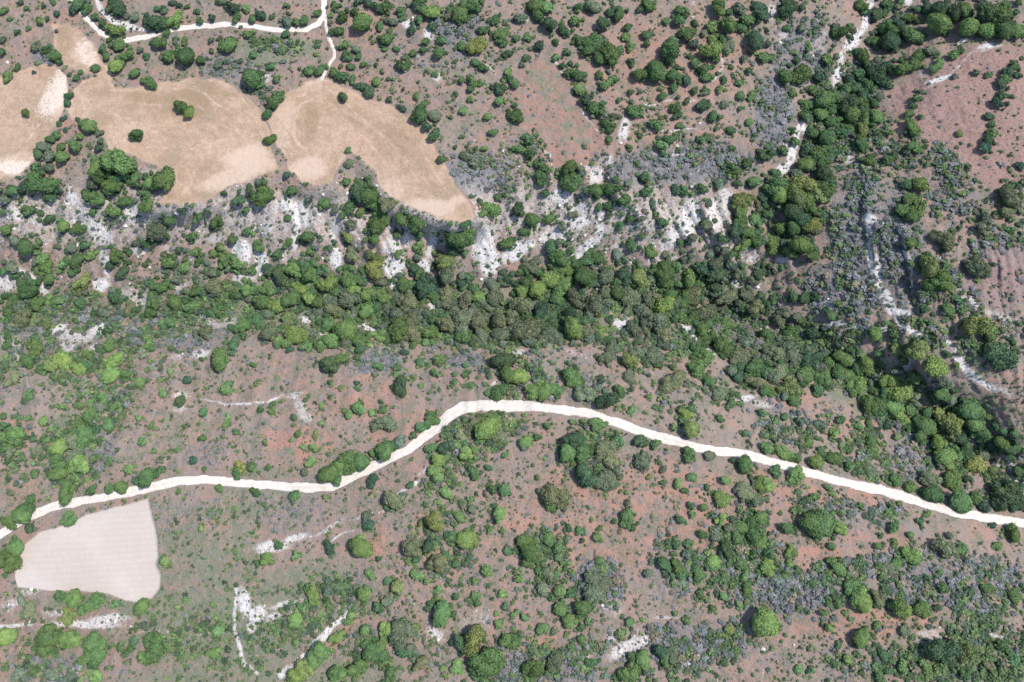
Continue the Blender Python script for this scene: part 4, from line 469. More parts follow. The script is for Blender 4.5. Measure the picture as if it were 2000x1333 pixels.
# ---------------------------------------------------------------- crowns
def cube_sphere(n):
    vs = []; fs = []; idx = {}
    def vid(p):
        k = tuple(np.round(p, 5))
        if k not in idx: idx[k] = len(vs); vs.append(p)
        return idx[k]
    t = np.linspace(-1, 1, n + 1); t = np.tan(t * math.pi / 4)
    for ax in range(3):
        for s in (-1, 1):
            for i in range(n):
                for j in range(n):
                    q = []
                    for a, b in ((i, j), (i + 1, j), (i + 1, j + 1), (i, j + 1)):
                        p = np.zeros(3); p[ax] = s; p[(ax + 1) % 3] = t[a]; p[(ax + 2) % 3] = t[b]; q.append(vid(p / np.linalg.norm(p)))
                    fs.append(q if s > 0 else q[::-1])
    return np.array(vs), np.array(fs)
def crown(seed, lobes, amp, ncore, ncards, csize, loose=0.0, core=.9):
    r = np.random.default_rng(seed)
    L = r.normal(size=(lobes, 3)); L[:, 2] = np.abs(L[:, 2]) * .8 - .25; L /= np.linalg.norm(L, axis=1)[:, None]
    la = r.uniform(.45, 1, lobes); lw = r.uniform(.30, .52, lobes)
    ph = r.uniform(0, 6.28, 6)
    def R(d):
        ang = np.arccos(np.clip(d @ L.T, -1, 1)); g = (la * np.exp(-(ang / lw) ** 2)).max(1)
        az = np.arctan2(d[:, 1], d[:, 0]); el = .06 * np.sin(2 * az + ph[0]) + .05 * np.sin(3 * az + ph[1]) + .03 * np.sin(5 * az + ph[2])
        return (1 - amp) + amp * g + el * (1 - d[:, 2] ** 2)
    d, f = cube_sphere(ncore); Rr = R(d) * core * (1 + r.uniform(-.035, .035, len(d)))
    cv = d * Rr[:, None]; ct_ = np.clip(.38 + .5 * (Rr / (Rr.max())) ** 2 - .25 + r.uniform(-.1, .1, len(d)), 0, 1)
    D = r.normal(size=(ncards, 3)); D[:, 2] += .35; D /= np.linalg.norm(D, axis=1)[:, None]; D = D[D[:, 2] > -.6]; m = len(D)
    rad = R(D) * (r.uniform(.86, 1.05, m) + loose * r.uniform(-.12, .16, m)); c = D * rad[:, None]
    N = D + r.normal(size=(m, 3)) * (.42 + loose * .3); N /= np.linalg.norm(N, axis=1)[:, None]
    T = np.cross(N, r.normal(size=(m, 3))); T /= np.linalg.norm(T, axis=1)[:, None]; B = np.cross(N, T)
    s = csize * r.uniform(.6, 1.35, m)[:, None]; a = s * r.uniform(.6, 1., m)[:, None]
    q = np.stack([c - T * s - B * a * .5, c + T * s * .4 - B * a, c + T * s + B * a * .5, c - T * s * .4 + B * a], 1)
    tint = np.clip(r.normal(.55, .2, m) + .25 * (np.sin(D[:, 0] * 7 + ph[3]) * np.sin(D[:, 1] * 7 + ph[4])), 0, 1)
    v = np.concatenate([cv, q.reshape(-1, 3)]); fq = np.arange(m * 4).reshape(m, 4) + len(cv); F = np.concatenate([f, fq])
    t = np.concatenate([ct_, np.repeat(tint, 4)])
    v[:, 2] = np.where(v[:, 2] < 0, v[:, 2] * .8, v[:, 2] * .85) + .92
    return v, F, t
def clump(seed, nb, ncore, ncards, csize, spread=.5, core=.9):
    r = np.random.default_rng(seed); cs = []; rs = []
    for i in range(nb):
        a = i * 2.4 + r.uniform(-.5, .5); q = spread * math.sqrt((i + .3) / nb) * 1.25
        cs.append((q * math.cos(a) + r.uniform(-.1, .1), q * math.sin(a) * .85 + r.uniform(-.1, .1), .92 + r.uniform(-.3, .28) - .35 * q)); rs.append(r.uniform(.24, .56))
    cs = np.array(cs); rs = np.array(rs); V = []; F = []; T = []; n0 = 0; d, f = cube_sphere(ncore)
    for c, q in zip(cs, rs):
        ph = r.uniform(0, 6, 3); bump_ = 1 + .12 * np.sin(5 * d[:, 0] + ph[0]) * np.sin(5 * d[:, 1] + ph[1]) + r.uniform(-.05, .05, len(d))
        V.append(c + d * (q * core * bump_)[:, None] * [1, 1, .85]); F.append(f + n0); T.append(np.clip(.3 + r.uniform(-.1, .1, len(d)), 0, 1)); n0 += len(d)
    per = (rs ** 2 / (rs ** 2).sum() * ncards * 1.6).astype(int); C_ = []; D_ = []; Tt = []
    for c, q, m in zip(cs, rs, per):
        D = r.normal(size=(m, 3)); D[:, 2] += .35; D /= np.linalg.norm(D, axis=1)[:, None]
        p = c + D * (q * (r.uniform(.80, 1.16, m) + .12 * r.normal(size=m) * (r.random(m) < .3)))[:, None] * [1, 1, .85]; ok = D[:, 2] > -.6
        for c2, q2 in zip(cs, rs):
            if c2 is not c: ok &= np.linalg.norm(p - c2, axis=1) > q2 * .86
        C_.append(p[ok]); D_.append(D[ok]); Tt.append(np.full(ok.sum(), r.uniform(-.16, .16)))
    c = np.concatenate(C_); D = np.concatenate(D_); m = len(c); N = D + r.normal(size=(m, 3)) * .5; N /= np.linalg.norm(N, axis=1)[:, None]
    Tn = np.cross(N, r.normal(size=(m, 3))); Tn /= np.linalg.norm(Tn, axis=1)[:, None]; B = np.cross(N, Tn); s = csize * r.uniform(.6, 1.35, m)[:, None]; a = s * r.uniform(.6, 1., m)[:, None]
    q = np.stack([c - Tn * s - B * a * .5, c + Tn * s * .4 - B * a, c + Tn * s + B * a * .5, c - Tn * s * .4 + B * a], 1)
    tint = np.clip(r.normal(.58, .2, m) + np.concatenate(Tt), 0, 1)
    V.append(q.reshape(-1, 3)); F.append(np.arange(m * 4).reshape(m, 4) + n0); T.append(np.repeat(tint, 4))
    return np.concatenate(V), np.concatenate(F), np.concatenate(T)
def to_mesh(name, v, F, t, mat, smooth=None, col=None):
    me = bpy.data.meshes.new(name); me.vertices.add(len(v)); me.vertices.foreach_set('co', v.astype(np.float32).ravel())
    me.loops.add(F.size); me.loops.foreach_set('vertex_index', F.ravel().astype(np.int32))
    me.polygons.add(len(F)); me.polygons.foreach_set('loop_start', (np.arange(len(F)) * 4).astype(np.int32)); me.polygons.foreach_set('loop_total', np.full(len(F), 4, np.int32))
    me.update(calc_edges=True)
    a = me.color_attributes.new('tint', 'FLOAT_COLOR', 'POINT'); c = np.ones((len(v), 4), np.float32)
    if col is None: c[:, :3] = t[:, None]
    else: c[:, :3] = col
    a.data.foreach_set('color', c.ravel()); me.materials.append(mat); return me
def leaf_material(name, per_object):
    g = NT(name); g.b.inputs['Roughness'].default_value = .75; g.b.inputs['Specular IOR Level'].default_value = .2
    at = g.n('ShaderNodeAttribute', attribute_name='tint'); pos = g.n('ShaderNodeNewGeometry').outputs['Position']
    nz = g.noise(pos, .55, 3, .65)
    if per_object:
        base = g.n('ShaderNodeObjectInfo').outputs['Color']; sp = g.n('ShaderNodeSeparateColor'); g.t.links.new(at.outputs['Color'], sp.inputs[0]); t = sp.outputs[0]
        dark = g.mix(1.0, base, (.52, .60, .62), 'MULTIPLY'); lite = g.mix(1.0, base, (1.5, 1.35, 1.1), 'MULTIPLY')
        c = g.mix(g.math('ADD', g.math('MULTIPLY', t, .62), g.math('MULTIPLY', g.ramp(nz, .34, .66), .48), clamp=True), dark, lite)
    else:
        dark = g.mix(1.0, at.outputs['Color'], (.7, .75, .75), 'MULTIPLY'); c = g.mix(g.ramp(nz, .3, .7), dark, at.outputs['Color'])
    g.t.links.new(c, g.b.inputs['Base Color'])
    tr = g.n('ShaderNodeBsdfTranslucent'); g.t.links.new(c, tr.inputs[0]); mx = g.n('ShaderNodeMixShader'); mx.inputs[0].default_value = .16
    out = g.t.nodes['Material Output']; g.t.links.new(g.b.outputs[0], mx.inputs[1]); g.t.links.new(tr.outputs[0], mx.inputs[2]); g.t.links.new(mx.outputs[0], out.inputs[0])
    return g.m
LEAF = leaf_material('leaves', True); SCRUB = leaf_material('scrub_leaves', False)
bk = NT('bark'); bp = bk.n('ShaderNodeNewGeometry').outputs['Position']; bk.t.links.new(bk.mix(bk.noise(bp, 9, 4), (.10, .08, .06), (.2, .17, .14)), bk.b.inputs['Base Color']); BARK = bk.m

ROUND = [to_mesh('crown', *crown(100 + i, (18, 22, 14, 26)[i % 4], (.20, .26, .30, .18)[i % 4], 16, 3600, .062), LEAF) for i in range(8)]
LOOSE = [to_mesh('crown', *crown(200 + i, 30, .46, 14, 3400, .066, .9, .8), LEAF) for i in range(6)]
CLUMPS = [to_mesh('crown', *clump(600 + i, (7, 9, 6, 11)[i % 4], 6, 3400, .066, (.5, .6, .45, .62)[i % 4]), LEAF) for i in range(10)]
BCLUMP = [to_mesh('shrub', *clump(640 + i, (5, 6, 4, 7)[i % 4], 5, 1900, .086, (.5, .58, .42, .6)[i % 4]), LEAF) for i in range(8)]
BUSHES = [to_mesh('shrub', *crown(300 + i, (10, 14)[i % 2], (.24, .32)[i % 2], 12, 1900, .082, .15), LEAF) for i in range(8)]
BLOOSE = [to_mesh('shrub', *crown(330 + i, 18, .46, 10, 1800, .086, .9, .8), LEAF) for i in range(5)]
def trunk_mesh(seed):
    r = np.random.default_rng(seed); V = []; F = []
    def tube(pts, rad):
        n = 7; base = len(V)
        for p, q in zip(pts, rad):
            for k in range(n): V.append((p[0] + q * math.cos(k * 6.283 / n), p[1] + q * math.sin(k * 6.283 / n), p[2]))
        for i in range(len(pts) - 1):
            for k in range(n): a = base + i * n + k; b = base + i * n + (k + 1) % n; F.append((a, b, b + n, a + n))
    tube([(0, 0, -.25), (.01, .0, .05), (.03, .02, .35), (.02, .03, .6)], [.13, .10, .075, .06])
    for i in range(6):
        a = i * 1.05 + r.uniform(-.3, .3); l = r.uniform(.45, .65)
        tube([(0.02, .02, .32), (.35 * l * math.cos(a), .35 * l * math.sin(a), .6), (l * math.cos(a), l * math.sin(a), .95 + r.uniform(0, .3))], [.06, .04, .018])
    v = np.array(V); return to_mesh('trunk', v, np.array(F), np.ones(len(v)), BARK)
TRUNKS = [trunk_mesh(i) for i in range(3)]

PAL = {'g': (.084, .148, .062), 'b': (.132, .212, .080), 'y': (.165, .202, .078), 'd': (.060, .106, .062), 'o': (.130, .160, .104)}
TREES = []
for tok in PLANTS.split():
    a = tok.split(',')
    if len(a) == 4: TREES.append((float(a[0]), float(a[1]), float(a[2]), a[3]))
TREES.sort(key=lambda t: -t[2] - .001 * ((t[0] * 7 + t[1] * 13) % 97))
for t in ((265, 262), (50, 219), (353, 207), (369, 219), (669, 188), (525, 270), (352, 783)):      # the lone ones out on the fields show best
    k = [i for i, q in enumerate(TREES) if (q[0], q[1]) == t][0]; TREES.insert(0, TREES.pop(k))
tu = np.array([t[0] for t in TREES]); tv = np.array([t[1] for t in TREES]); tr_ = np.array([t[2] for t in TREES])
PX0, PY0, K0 = plane(tu, tv); rad_m = tr_ * K0 * 1.02
# foot of each plant: its crown centre stands .9 radii above the soil
zg = heights(tu, tv); zc = zg + .9 * rad_m
for _ in range(2):
    fx = PX0 * (1 - zc / H); fy = PY0 * (1 - zc / H)
    k = 1 / (1 - zg / H); gu, gv = unplane(fx * k, fy * k); zg = heights(gu, gv); zc = zg + .9 * rad_m
NT_, NS_ = 300, 300

# ---------------------------------------------------------------- places, for telling one plant from the next
PLACES = '''60,40|on the brown slope in the top left corner
160,15|beside the fork of the upper pale track
300,40|just above the left half of the upper track
480,25|above the upper track near its right end
640,30|where the upper track leaves the top edge
100,110|between the upper two dry fields at left
225,110|below the fork of the upper pale track
350,100|below the middle of the upper pale track
500,90|below the right end of the upper track
520,150|on scrub above the gap between golden fields
640,140|at the top tip of the forked golden field
350,210|standing on the large golden stubble field
50,219|standing on the pale dry field at left edge
128,275|between the pale left field and golden field
530,215|between the two golden stubble fields
670,190|standing on the forked golden stubble field
700,170|on the upper edge of the forked golden field
830,225|at the upper right edge of the forked golden field
700,70|just right of the upper track's bend
760,110|on the brown slope above the forked golden field
820,30|along the top edge, left of centre
920,60|at the top by the short white stone wall
930,130|below the short white stone wall
940,200|on the open brown slope right of the golden field
890,320|beside the lower right edge of the forked golden field
1050,30|along the top edge, at the centre
1080,90|above the red-brown meadow at top centre
1160,85|in the big clump at top right of centre
1230,70|in the column of bushes at top right of centre
1110,145|on the upper right border of the brown meadow
1160,215|on the lower right border of the brown meadow
1020,250|on the left border of the brown meadow
1110,335|below the bottom corner of the brown meadow
1270,140|in the row across the red orchard
1310,90|in the middle of the red orchard slope
1330,25|at the top of the red orchard slope
1390,80|inside the curved footpath of the orchard
1440,60|right of the orchard's curved footpath
1370,150|below the orchard's curved footpath
1270,200|by the upper white stone terrace line
1290,265|by the lower white stone terrace line
1400,220|on the lower right of the red orchard
1490,130|on grey scrub right of the orchard
1460,330|above the yellow-green tree on the chalk
1590,70|on grey scrub left of the white gully
1650,50|beside the white gully at top right
1560,160|at the dark cluster below the grey scrub
1730,60|on the right bank of the white gully
1860,30|in the dark wood at the top right corner
1930,60|in the bright hedge row at top right
1850,110|at the top corner of the red ploughed field
1750,130|in the hedge above the ploughed field
1680,170|in the wood below the white gully
1610,210|at the head of the wooded ravine
1680,250|on the right side of the wooded ravine
1580,290|in the middle of the wooded ravine
1550,270|beside the forked white gully patch
1785,200|in the column on the left of the ploughed field
1790,290|at the lower left of the ploughed field
1955,180|in the dark hedge crossing the ploughed field
1935,270|at the foot of the hedge crossing the ploughed field
1990,330|at the right edge below the ploughed field
1560,370|in the yellow-green grove in the ravine
1550,430|at the lower end of the ravine grove
1785,380|in the column between the dark terraces
1850,468|alone beside the right terraces
1912,518|alone on pinkish rubble at the right
1825,535|in the bright clump right of the terraces
1940,410|in the scrub at the right edge
1625,600|on grey scrub left of the white scree
1850,600|below the bright clump at right
1915,635|in the big clump above the right white scree
1950,695|alone below the big clump at right
30,370|left of the chalk slope, at the left edge
95,360|in the clump below the pale left field
50,420|at the top of the left chalk slope
180,400|between the chalk and the big clump at left
215,340|in the big clump under the golden field
315,350|at the right end of the big clump
270,390|directly below the big clump
400,425|just under the golden field's lower edge
510,381|at the top of the chalk slope under the golden field
470,450|in the middle of the chalk slope
350,470|on the left middle of the chalk slope
290,465|on grey chalk left of centre
150,445|beside the long white chalk streak
60,480|in the scrub left of the chalk streak
160,500|in the clump below the chalk streak
80,525|in the clump at the foot of the left chalk
50,565|low on the slope at the left edge
158,550|between the two lowest white chalk patches
240,515|by the dark hollow on the lower chalk slope
340,520|on the lower chalk slope, left of centre
440,520|low on the chalk below the golden field
580,480|between two white chalk tongues
629,398|alone under the tip of the golden field
705,380|in the dark wood below the forked golden field
690,460|on the left side of the dark wood
740,440|in the middle of the dark wood
810,435|at the right end of the dark wood
778,495|alone on white chalk below the dark wood
730,515|at the foot of the dark wood
898,465|beside the tip of the golden field
870,525|in the olive clump left of the broad white chalk
956,405|alone above the broad white chalk face
995,475|on the right side of the broad white chalk face
1020,410|above the central chalk, left of the white streaks
1058,343|left of the big round tree above the chalk
1113,350|at the head of the central white chalk
1175,370|right of the central chalk head
1210,400|above the right chalk slope
1275,410|on the brown slope between the chalk faces
1235,470|between the two right chalk faces
1275,490|alone near the foot of the right chalk
1095,503|where the white chalk streak reaches the valley
1163,505|right of the long white chalk streak
1340,370|above the bright right chalk face
1390,420|on the bright right chalk face
1455,395|at the right edge of the bright chalk face
1470,465|below the yellow-green tree by the chalk
1410,490|at the foot of the bright right chalk face
30,600|in the valley belt at the left edge
120,590|in the valley belt, far left
220,595|in the valley belt below the lowest chalk patch
330,600|in the valley belt, left of centre
440,575|in the valley belt below the golden field
440,650|on the near side of the left valley
530,560|at the left end of the central valley wood
600,550|in the bright part of the central valley wood
690,550|in the valley wood below the white chalk tongues
560,640|around the small white patch left of the plot
640,600|in the valley wood by the small white patch
690,600|in the middle of the valley wood, left part
720,655|around the second small white patch
780,570|in the valley wood below the chalk tongues
800,630|in the grey-green wood right of the second white patch
870,590|in the valley wood, left of its centre
900,640|in the soft grey-green wood above the plot
965,570|in the centre of the valley wood
1000,640|in the grey-green wood at the valley centre
1060,560|in the brightest green of the valley wood
1110,600|below the brightest green of the valley wood
1140,540|at the upper edge of the valley wood, centre
1165,640|left of the white pit in the valley wood
1230,530|at the upper edge of the valley wood, right
1245,590|just above the white pit in the valley wood
1275,650|right of the white pit in the valley wood
1310,540|in the valley wood under the right chalk
1380,530|at the upper right of the valley wood
1360,590|in the right end of the valley wood
1370,650|beside the diagonal white streak in the wood
1450,560|around the small white patches right of the wood
1445,690|in the wood right of the diagonal streak
1520,630|on the slope between the two woods
60,690|on the near slope at the left edge
120,705|in the bright hedge on the left near slope
220,705|right of the bright hedge at left
290,680|on the near slope by pale scree, left
425,700|above the pink bare slope, left of the plot
50,770|on dry ground at the left edge
145,790|on the dry slope at the left
205,795|along the old terrace edge at left
270,750|on the pink dry slope, upper left
295,850|on the dry slope above the left white road
352,783|ringed by bare white soil
445,810|along the thin dirt path at left
20,850|bright and wide at the left edge
150,880|in the big green thicket at left
105,905|on the left side of the green thicket
270,925|in the strip above the left white road
200,957|in the row on the white road's upper verge
45,1000|left of the road in the lower left
125,985|either side of the white road at left
470,915|just above the white road, left of centre
380,880|on the dry slope above the road's left bend
430,960|on the lower verge of the white road
520,860|on the striped dry ground left of the plot
600,890|on the striped dry ground above the road
640,925|in the hedge above the road's bend
740,885|in the hedge above the road's straight climb
600,800|just below the left end of the plot
650,715|in the upper left end of the plot
740,740|in the left half of the plot
785,750|dark and alone in the middle of the plot
850,720|in the middle of the plot
900,745|on bare soil in the middle of the plot
710,800|below the plot's long lower side
750,828|grey and round below the plot
830,820|beside the road where it starts to level
990,710|on the plot's upper bank, right of centre
980,760|on the plot's lower bank above the road
1090,750|in the green right part of the plot
1190,775|in the right half of the plot
1340,810|in the last corner of the plot
1180,690|in the wood above the plot's right half
1240,690|in the tall grey-green wood above the plot
1330,730|just outside the plot's upper right corner
1380,700|by the pale track above the plot's corner
1420,780|right of the plot's pointed end
1460,690|in the dark wood right of the plot
1550,770|below the wood on the right slope
1590,720|in the middle of the right ravine wood
1690,720|in the ravine wood beside the dark gully
1780,690|above the dark shaded gully
1840,740|at the right rim of the dark gully
1740,780|in the ravine wood below the dark gully
1790,830|in the lower ravine wood
1890,810|in the thick wood right of the ravine
1920,855|in the wood near the right edge
1860,900|in the wood left of the white scree
1840,955|in the clump above the right end of the road
1980,960|dark, in the corner above the road's right end
1760,940|on the road's upper side, far right
1690,870|on the brown slope above the road, right
1620,830|on the open slope above the road, right
1550,880|on the road's upper verge, right
1620,900|by the road's upper verge, far right
1450,900|on the road's lower verge below the plot's point
1380,885|against the road below the plot's point
1270,870|on the lower verge of the road, centre right
1172,827|against the road below the plot's right half
1120,880|in the big dark clump below the road
1190,880|in the grey clump below the road
1145,930|at the foot of the big dark clump
1050,850|on bare pink soil below the road, centre
930,840|on the bank inside the road's bend
900,890|below the road's bend, on the green bank
855,915|in the bright column below the road's bend
770,975|olive-green and round below the road's bend
730,940|against the lower verge of the climbing road
570,965|on the lower verge of the road, lower left
960,955|on pink soil below the road's bend
1085,970|grey, on bare soil below the dark clump
1300,930|on red soil below the road
1415,975|bright, on red soil near the road
1480,965|on red soil below the road at right
1510,930|close under the road at right
30,1080|left of the cream field
320,1097|at the right edge of the cream field
180,1178|under the lower edge of the cream field
50,1190|by the pale track at the left edge
90,1250|in the green row below the pale track
180,1265|in the green row, lower left
290,1265|at the right end of the lower left row
400,1230|on the green grass at lower left
705,1070|large and bright below the road's bend
720,1120|below the large bright tree
847,1020|yellowish, with a dark left side
830,1080|in the grey clump at lower centre
910,1050|on red soil at lower centre
855,1110|below the grey clump at lower centre
960,1090|right of the grey clump at lower centre
1035,1080|in the green clump at bottom centre
1080,1060|on the right of the green clump
1080,1120|below the green clump
1227,1010|round and alone on red soil
1160,1040|left of the lone round bush on red soil
1160,1140|in the big grey thicket at bottom centre
1095,1175|left of the big grey thicket
1325,1100|in the clump right of the bare red slope
1400,1090|beside the forked footpath, lower right
1370,1140|between the two footpaths, lower right
1460,1040|in the thicket at lower right of centre
1450,1110|right of the forked footpath
1495,1220|huge, bright and round by the footpath
1430,1240|left of the huge round tree
1240,1290|at the bottom edge, right of centre
1220,1225|by the white scree at the bottom
1310,1280|at the bottom edge right of the white scree
863,1200|dark and round at bottom centre
925,1250|in the dark clump at bottom centre
952,1297|at the bottom edge, centre
787,1240|wide and grey near the bottom
735,1260|left of the wide grey thicket
650,1260|along the lower white terrace track
600,1300|at the lower end of the white terrace track
710,1165|above the lower white terrace track
820,1130|in the yellow-green group at lower centre
930,1165|on pale pink soil at lower centre
680,1315|at the bottom edge, left of centre
600,1170|on green ground between the terrace tracks
1062,1227|on red soil near the bottom centre
1050,1300|in the grey-green thicket on the bottom edge
1605,1020|large and double near the road's right part
1545,1090|below the large double clump
1635,1105|on red soil at lower right
1745,1040|on the brown slope below the road's right end
1785,1087|below the road's right end
1860,1075|in the pair below the road's right end
1960,1050|under the road at the right edge
1680,1165|at the left end of the red bank row
1758,1187|in the middle of the red bank row
1808,1190|at the right end of the red bank row
1845,1149|in the grey scrub above the red bank
1715,1235|under the red bank at lower right
1640,1280|on pale soil near the bottom, right
1750,1305|at the bottom edge, lower right
1850,1272|throwing a black shadow at lower right
1960,1290|in the scrub at the bottom right corner'''
PLACES = [(float(l.split(',')[0]), float(l.split(',')[1].split('|')[0]), l.split('|')[1].replace('the plot', 'the plot').strip()) for l in PLACES.split('\n')]
# the «plot» is the strip of land between the valley wood and the level stretch of the white road
REW = [("the plot's", "the strip's"), ('the plot', 'the strip above the level road')]
def place(u, v):
    b = min(PLACES, key=lambda p: (p[0] - u) ** 2 + 1.6 * (p[1] - v) ** 2)[2]
    if 'the plot' in b:
        b = b.replace("the plot's", "the roadside strip's").replace('the plot', 'the roadside strip')
    return b
SH = {'g': 'mid-green', 'b': 'bright green', 'y': 'yellow-green', 'd': 'dark green', 'o': 'grey-green'}
ORD = 'first second third fourth fifth sixth seventh eighth ninth tenth eleventh twelfth thirteenth fourteenth'.split()
def size_word(r, noun):
    return ('large', 'medium-sized')[r < 20] if noun == 'tree' else ('rounded', 'small')[r < 15]
def make_labels(idx, noun):
    G = {}
    for i in idx:
        x, y, r, c = TREES[i]; big = r >= (21 if noun == 'tree' else 16)
        sz = ('large' if r >= 21 else 'small' if r < 16 else '') if noun == 'tree' else ('wide' if r >= 16 else '')
        head = (sz + ' ' + SH[c] + ' ' + noun).strip(); G.setdefault((head, place(x, y)), []).append(i)
    out = {}
    for (head, pl), L in G.items():
        if len(L) == 1: out[L[0]] = head + ' ' + pl
        elif len(L) == 2:
            a, b = sorted(L, key=lambda i: TREES[i][0])
            if abs(TREES[a][0] - TREES[b][0]) >= abs(TREES[a][1] - TREES[b][1]): na, nb = 'left-hand', 'right-hand'
            else:
                a, b = sorted(L, key=lambda i: TREES[i][1]); na, nb = 'upper', 'lower'
            out[a] = na + ' ' + head + ' ' + pl; out[b] = nb + ' ' + head + ' ' + pl
        else:
            wide = max(TREES[i][0] for i in L) - min(TREES[i][0] for i in L) >= max(TREES[i][1] for i in L) - min(TREES[i][1] for i in L)
            L = sorted(L, key=lambda i: TREES[i][0 if wide else 1])
            for k, i in enumerate(L): out[i] = ORD[k] + ' ' + head + (' from left ' if wide else ' from top ') + pl
    return out
lab = make_labels(range(NT_), 'tree'); lab.update(make_labels(range(NT_, NT_ + NS_), 'shrub'))

R_ = random.Random(5)
def jitter_lit(c, k=.20, y=0):
    b = PAL[c]; f = (1 + R_.uniform(-k, k)) * (1.14 if y > 690 else 1); h = R_.uniform(-.10, .10)  # lower plants lightened: sunlit, hazy look put into leaf colour, plus drier leaves
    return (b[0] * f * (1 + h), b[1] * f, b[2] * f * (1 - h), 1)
for i in range(NT_ + NS_):
    x, y, r, c = TREES[i]; m = rad_m[i]; istree = i < NT_
    rot = R_.uniform(0, 6.283); sx = m * R_.uniform(.92, 1.1); sy = m * R_.uniform(.92, 1.1); sz = m * (R_.uniform(.8, 1.05) if istree else R_.uniform(.62, .9)) * (.82 if y > 650 and c in 'bgo' else 1)
    asp = R_.uniform(1., 1.22); sx *= asp; sy /= asp
    loose = c == 'o' or (c in 'yd' and R_.random() < .4)
    wild = R_.random() < (.85 if c in 'od' else .72 if 340 < y < 720 or x > 1500 else .5)
    if istree:
        root = bpy.data.objects.new('tree', None); C.objects.link(root); root.empty_display_size = .5
        cr = bpy.data.objects.new('crown', R_.choice(CLUMPS if wild else LOOSE if loose else ROUND)); tk = bpy.data.objects.new('trunk', R_.choice(TRUNKS))
        for o in (cr, tk): C.objects.link(o); o.parent = root
        cr.color = jitter_lit(c, y=y); root['group'] = 'trees across the hillside and valley'; root['category'] = 'tree'
    else:
        root = bpy.data.objects.new('shrub', R_.choice(BCLUMP if wild else BLOOSE if loose else BUSHES)); C.objects.link(root)
        root.color = jitter_lit(c, y=y); root['group'] = 'shrubs across the hillside and valley'; root['category'] = 'shrub'
    root.location = (fx[i], fy[i], zg[i]); root.rotation_euler = (0, 0, rot); root.scale = (sx, sy, sz); root['label'] = lab[i]

# ---------------------------------------------------------------- everything smaller: merged covers
def merge(protos, X, Y, Z, S, SZ, cols, name, mat, label, cat):
    Vs = []; Fs = []; Cs = []; base = 0
    rr = np.random.default_rng(77); pick = rr.integers(0, len(protos), len(X)); ang = rr.uniform(0, 6.283, len(X))
    for p, (v, F, t) in enumerate(protos):
        m = np.where(pick == p)[0]
        if not len(m): continue
        ca, sa = np.cos(ang[m])[:, None], np.sin(ang[m])[:, None]; st_x = rr.uniform(.8, 1.2, len(m))[:, None]
        x = v[None, :, 0] * st_x; y = v[None, :, 1] / st_x
        W = np.stack([(x * ca - y * sa) * S[m][:, None] + X[m][:, None], (x * sa + y * ca) * S[m][:, None] + Y[m][:, None], v[None, :, 2] * SZ[m][:, None] + Z[m][:, None]], -1)
        n = len(v); Vs.append(W.reshape(-1, 3)); Fs.append((F[None] + (np.arange(len(m)) * n)[:, None, None] + base).reshape(-1, 4)); base += n * len(m)
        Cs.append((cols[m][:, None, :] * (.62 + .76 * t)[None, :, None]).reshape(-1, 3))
    V = np.concatenate(Vs); me = to_mesh(name, V, np.concatenate(Fs), None, mat, col=np.concatenate(Cs))
    o = bpy.data.objects.new(name, me); C.objects.link(o); o['kind'] = 'stuff'; o['label'] = label; o['category'] = cat; return o
rest = np.arange(NT_ + NS_, len(TREES))
MID = [crown(400 + i, (8, 12)[i % 2], (.26, .36)[i % 2], 7, 420, .16, .3) for i in range(4)] + [clump(440 + i, 4, 3, 420, .15) for i in range(5)]
hu = []; hv = []; hr = []; hc = []
for i, (x, y, r, c) in enumerate(TREES):
    if r < 12: continue
    openland = max(sdf(np.array([x]), np.array([y]), f)[0] for f in FIELDS.values()) > -12 or c == 'b' and y > 900
    if openland or segdist(np.array([x]), np.array([y]), ROADS['main'][0])[0] < r + 16: continue
    woods = (500 < y < 690 and x < 1500) or segdist(np.array([x]), np.array([y]), STREAM[0])[0] < 75 or segdist(np.array([x]), np.array([y]), STREAM[1])[0] < 60
    for k in range(R_.randint(5, 8) if woods else R_.randint(2, 5)):
        a = R_.uniform(0, 6.283); q = r * R_.uniform(.75, 1.35); q2 = r * (R_.uniform(.35, .68) if woods else R_.uniform(.2, .5))
        hu.append(x + q * math.cos(a)); hv.append(y + q * math.sin(a)); hr.append(q2); hc.append(R_.choice(c + c + 'go'))
hu, hv, hr = map(np.array, (hu, hv, hr)); ok = np.ones(len(hu), bool)
for f in FIELDS.values(): ok &= sdf(hu, hv, f) < -6
ok &= segdist(hu, hv, ROADS['main'][0]) > 11 + hr
hu, hv, hr = hu[ok], hv[ok], hr[ok]; hc = [c for c, k in zip(hc, ok) if k]
ha, hb, hk = plane(hu, hv); hz = heights(hu, hv); hm = hr * hk
cols = np.array([jitter_lit(TREES[i][3], y=TREES[i][1])[:3] for i in rest] + [jitter_lit(c)[:3] for c in hc])
catn = np.concatenate
merge(MID, catn([fx[rest], ha * (1 - hz / H)]), catn([fy[rest], hb * (1 - hz / H)]), catn([zg[rest], hz]), catn([rad_m[rest], hm]), catn([rad_m[rest] * rng.uniform(.5, .85, len(rest)), hm * .7]), cols, 'bushes', SCRUB, 'scattered small green bushes dotting the soil and chalk', 'bushes')

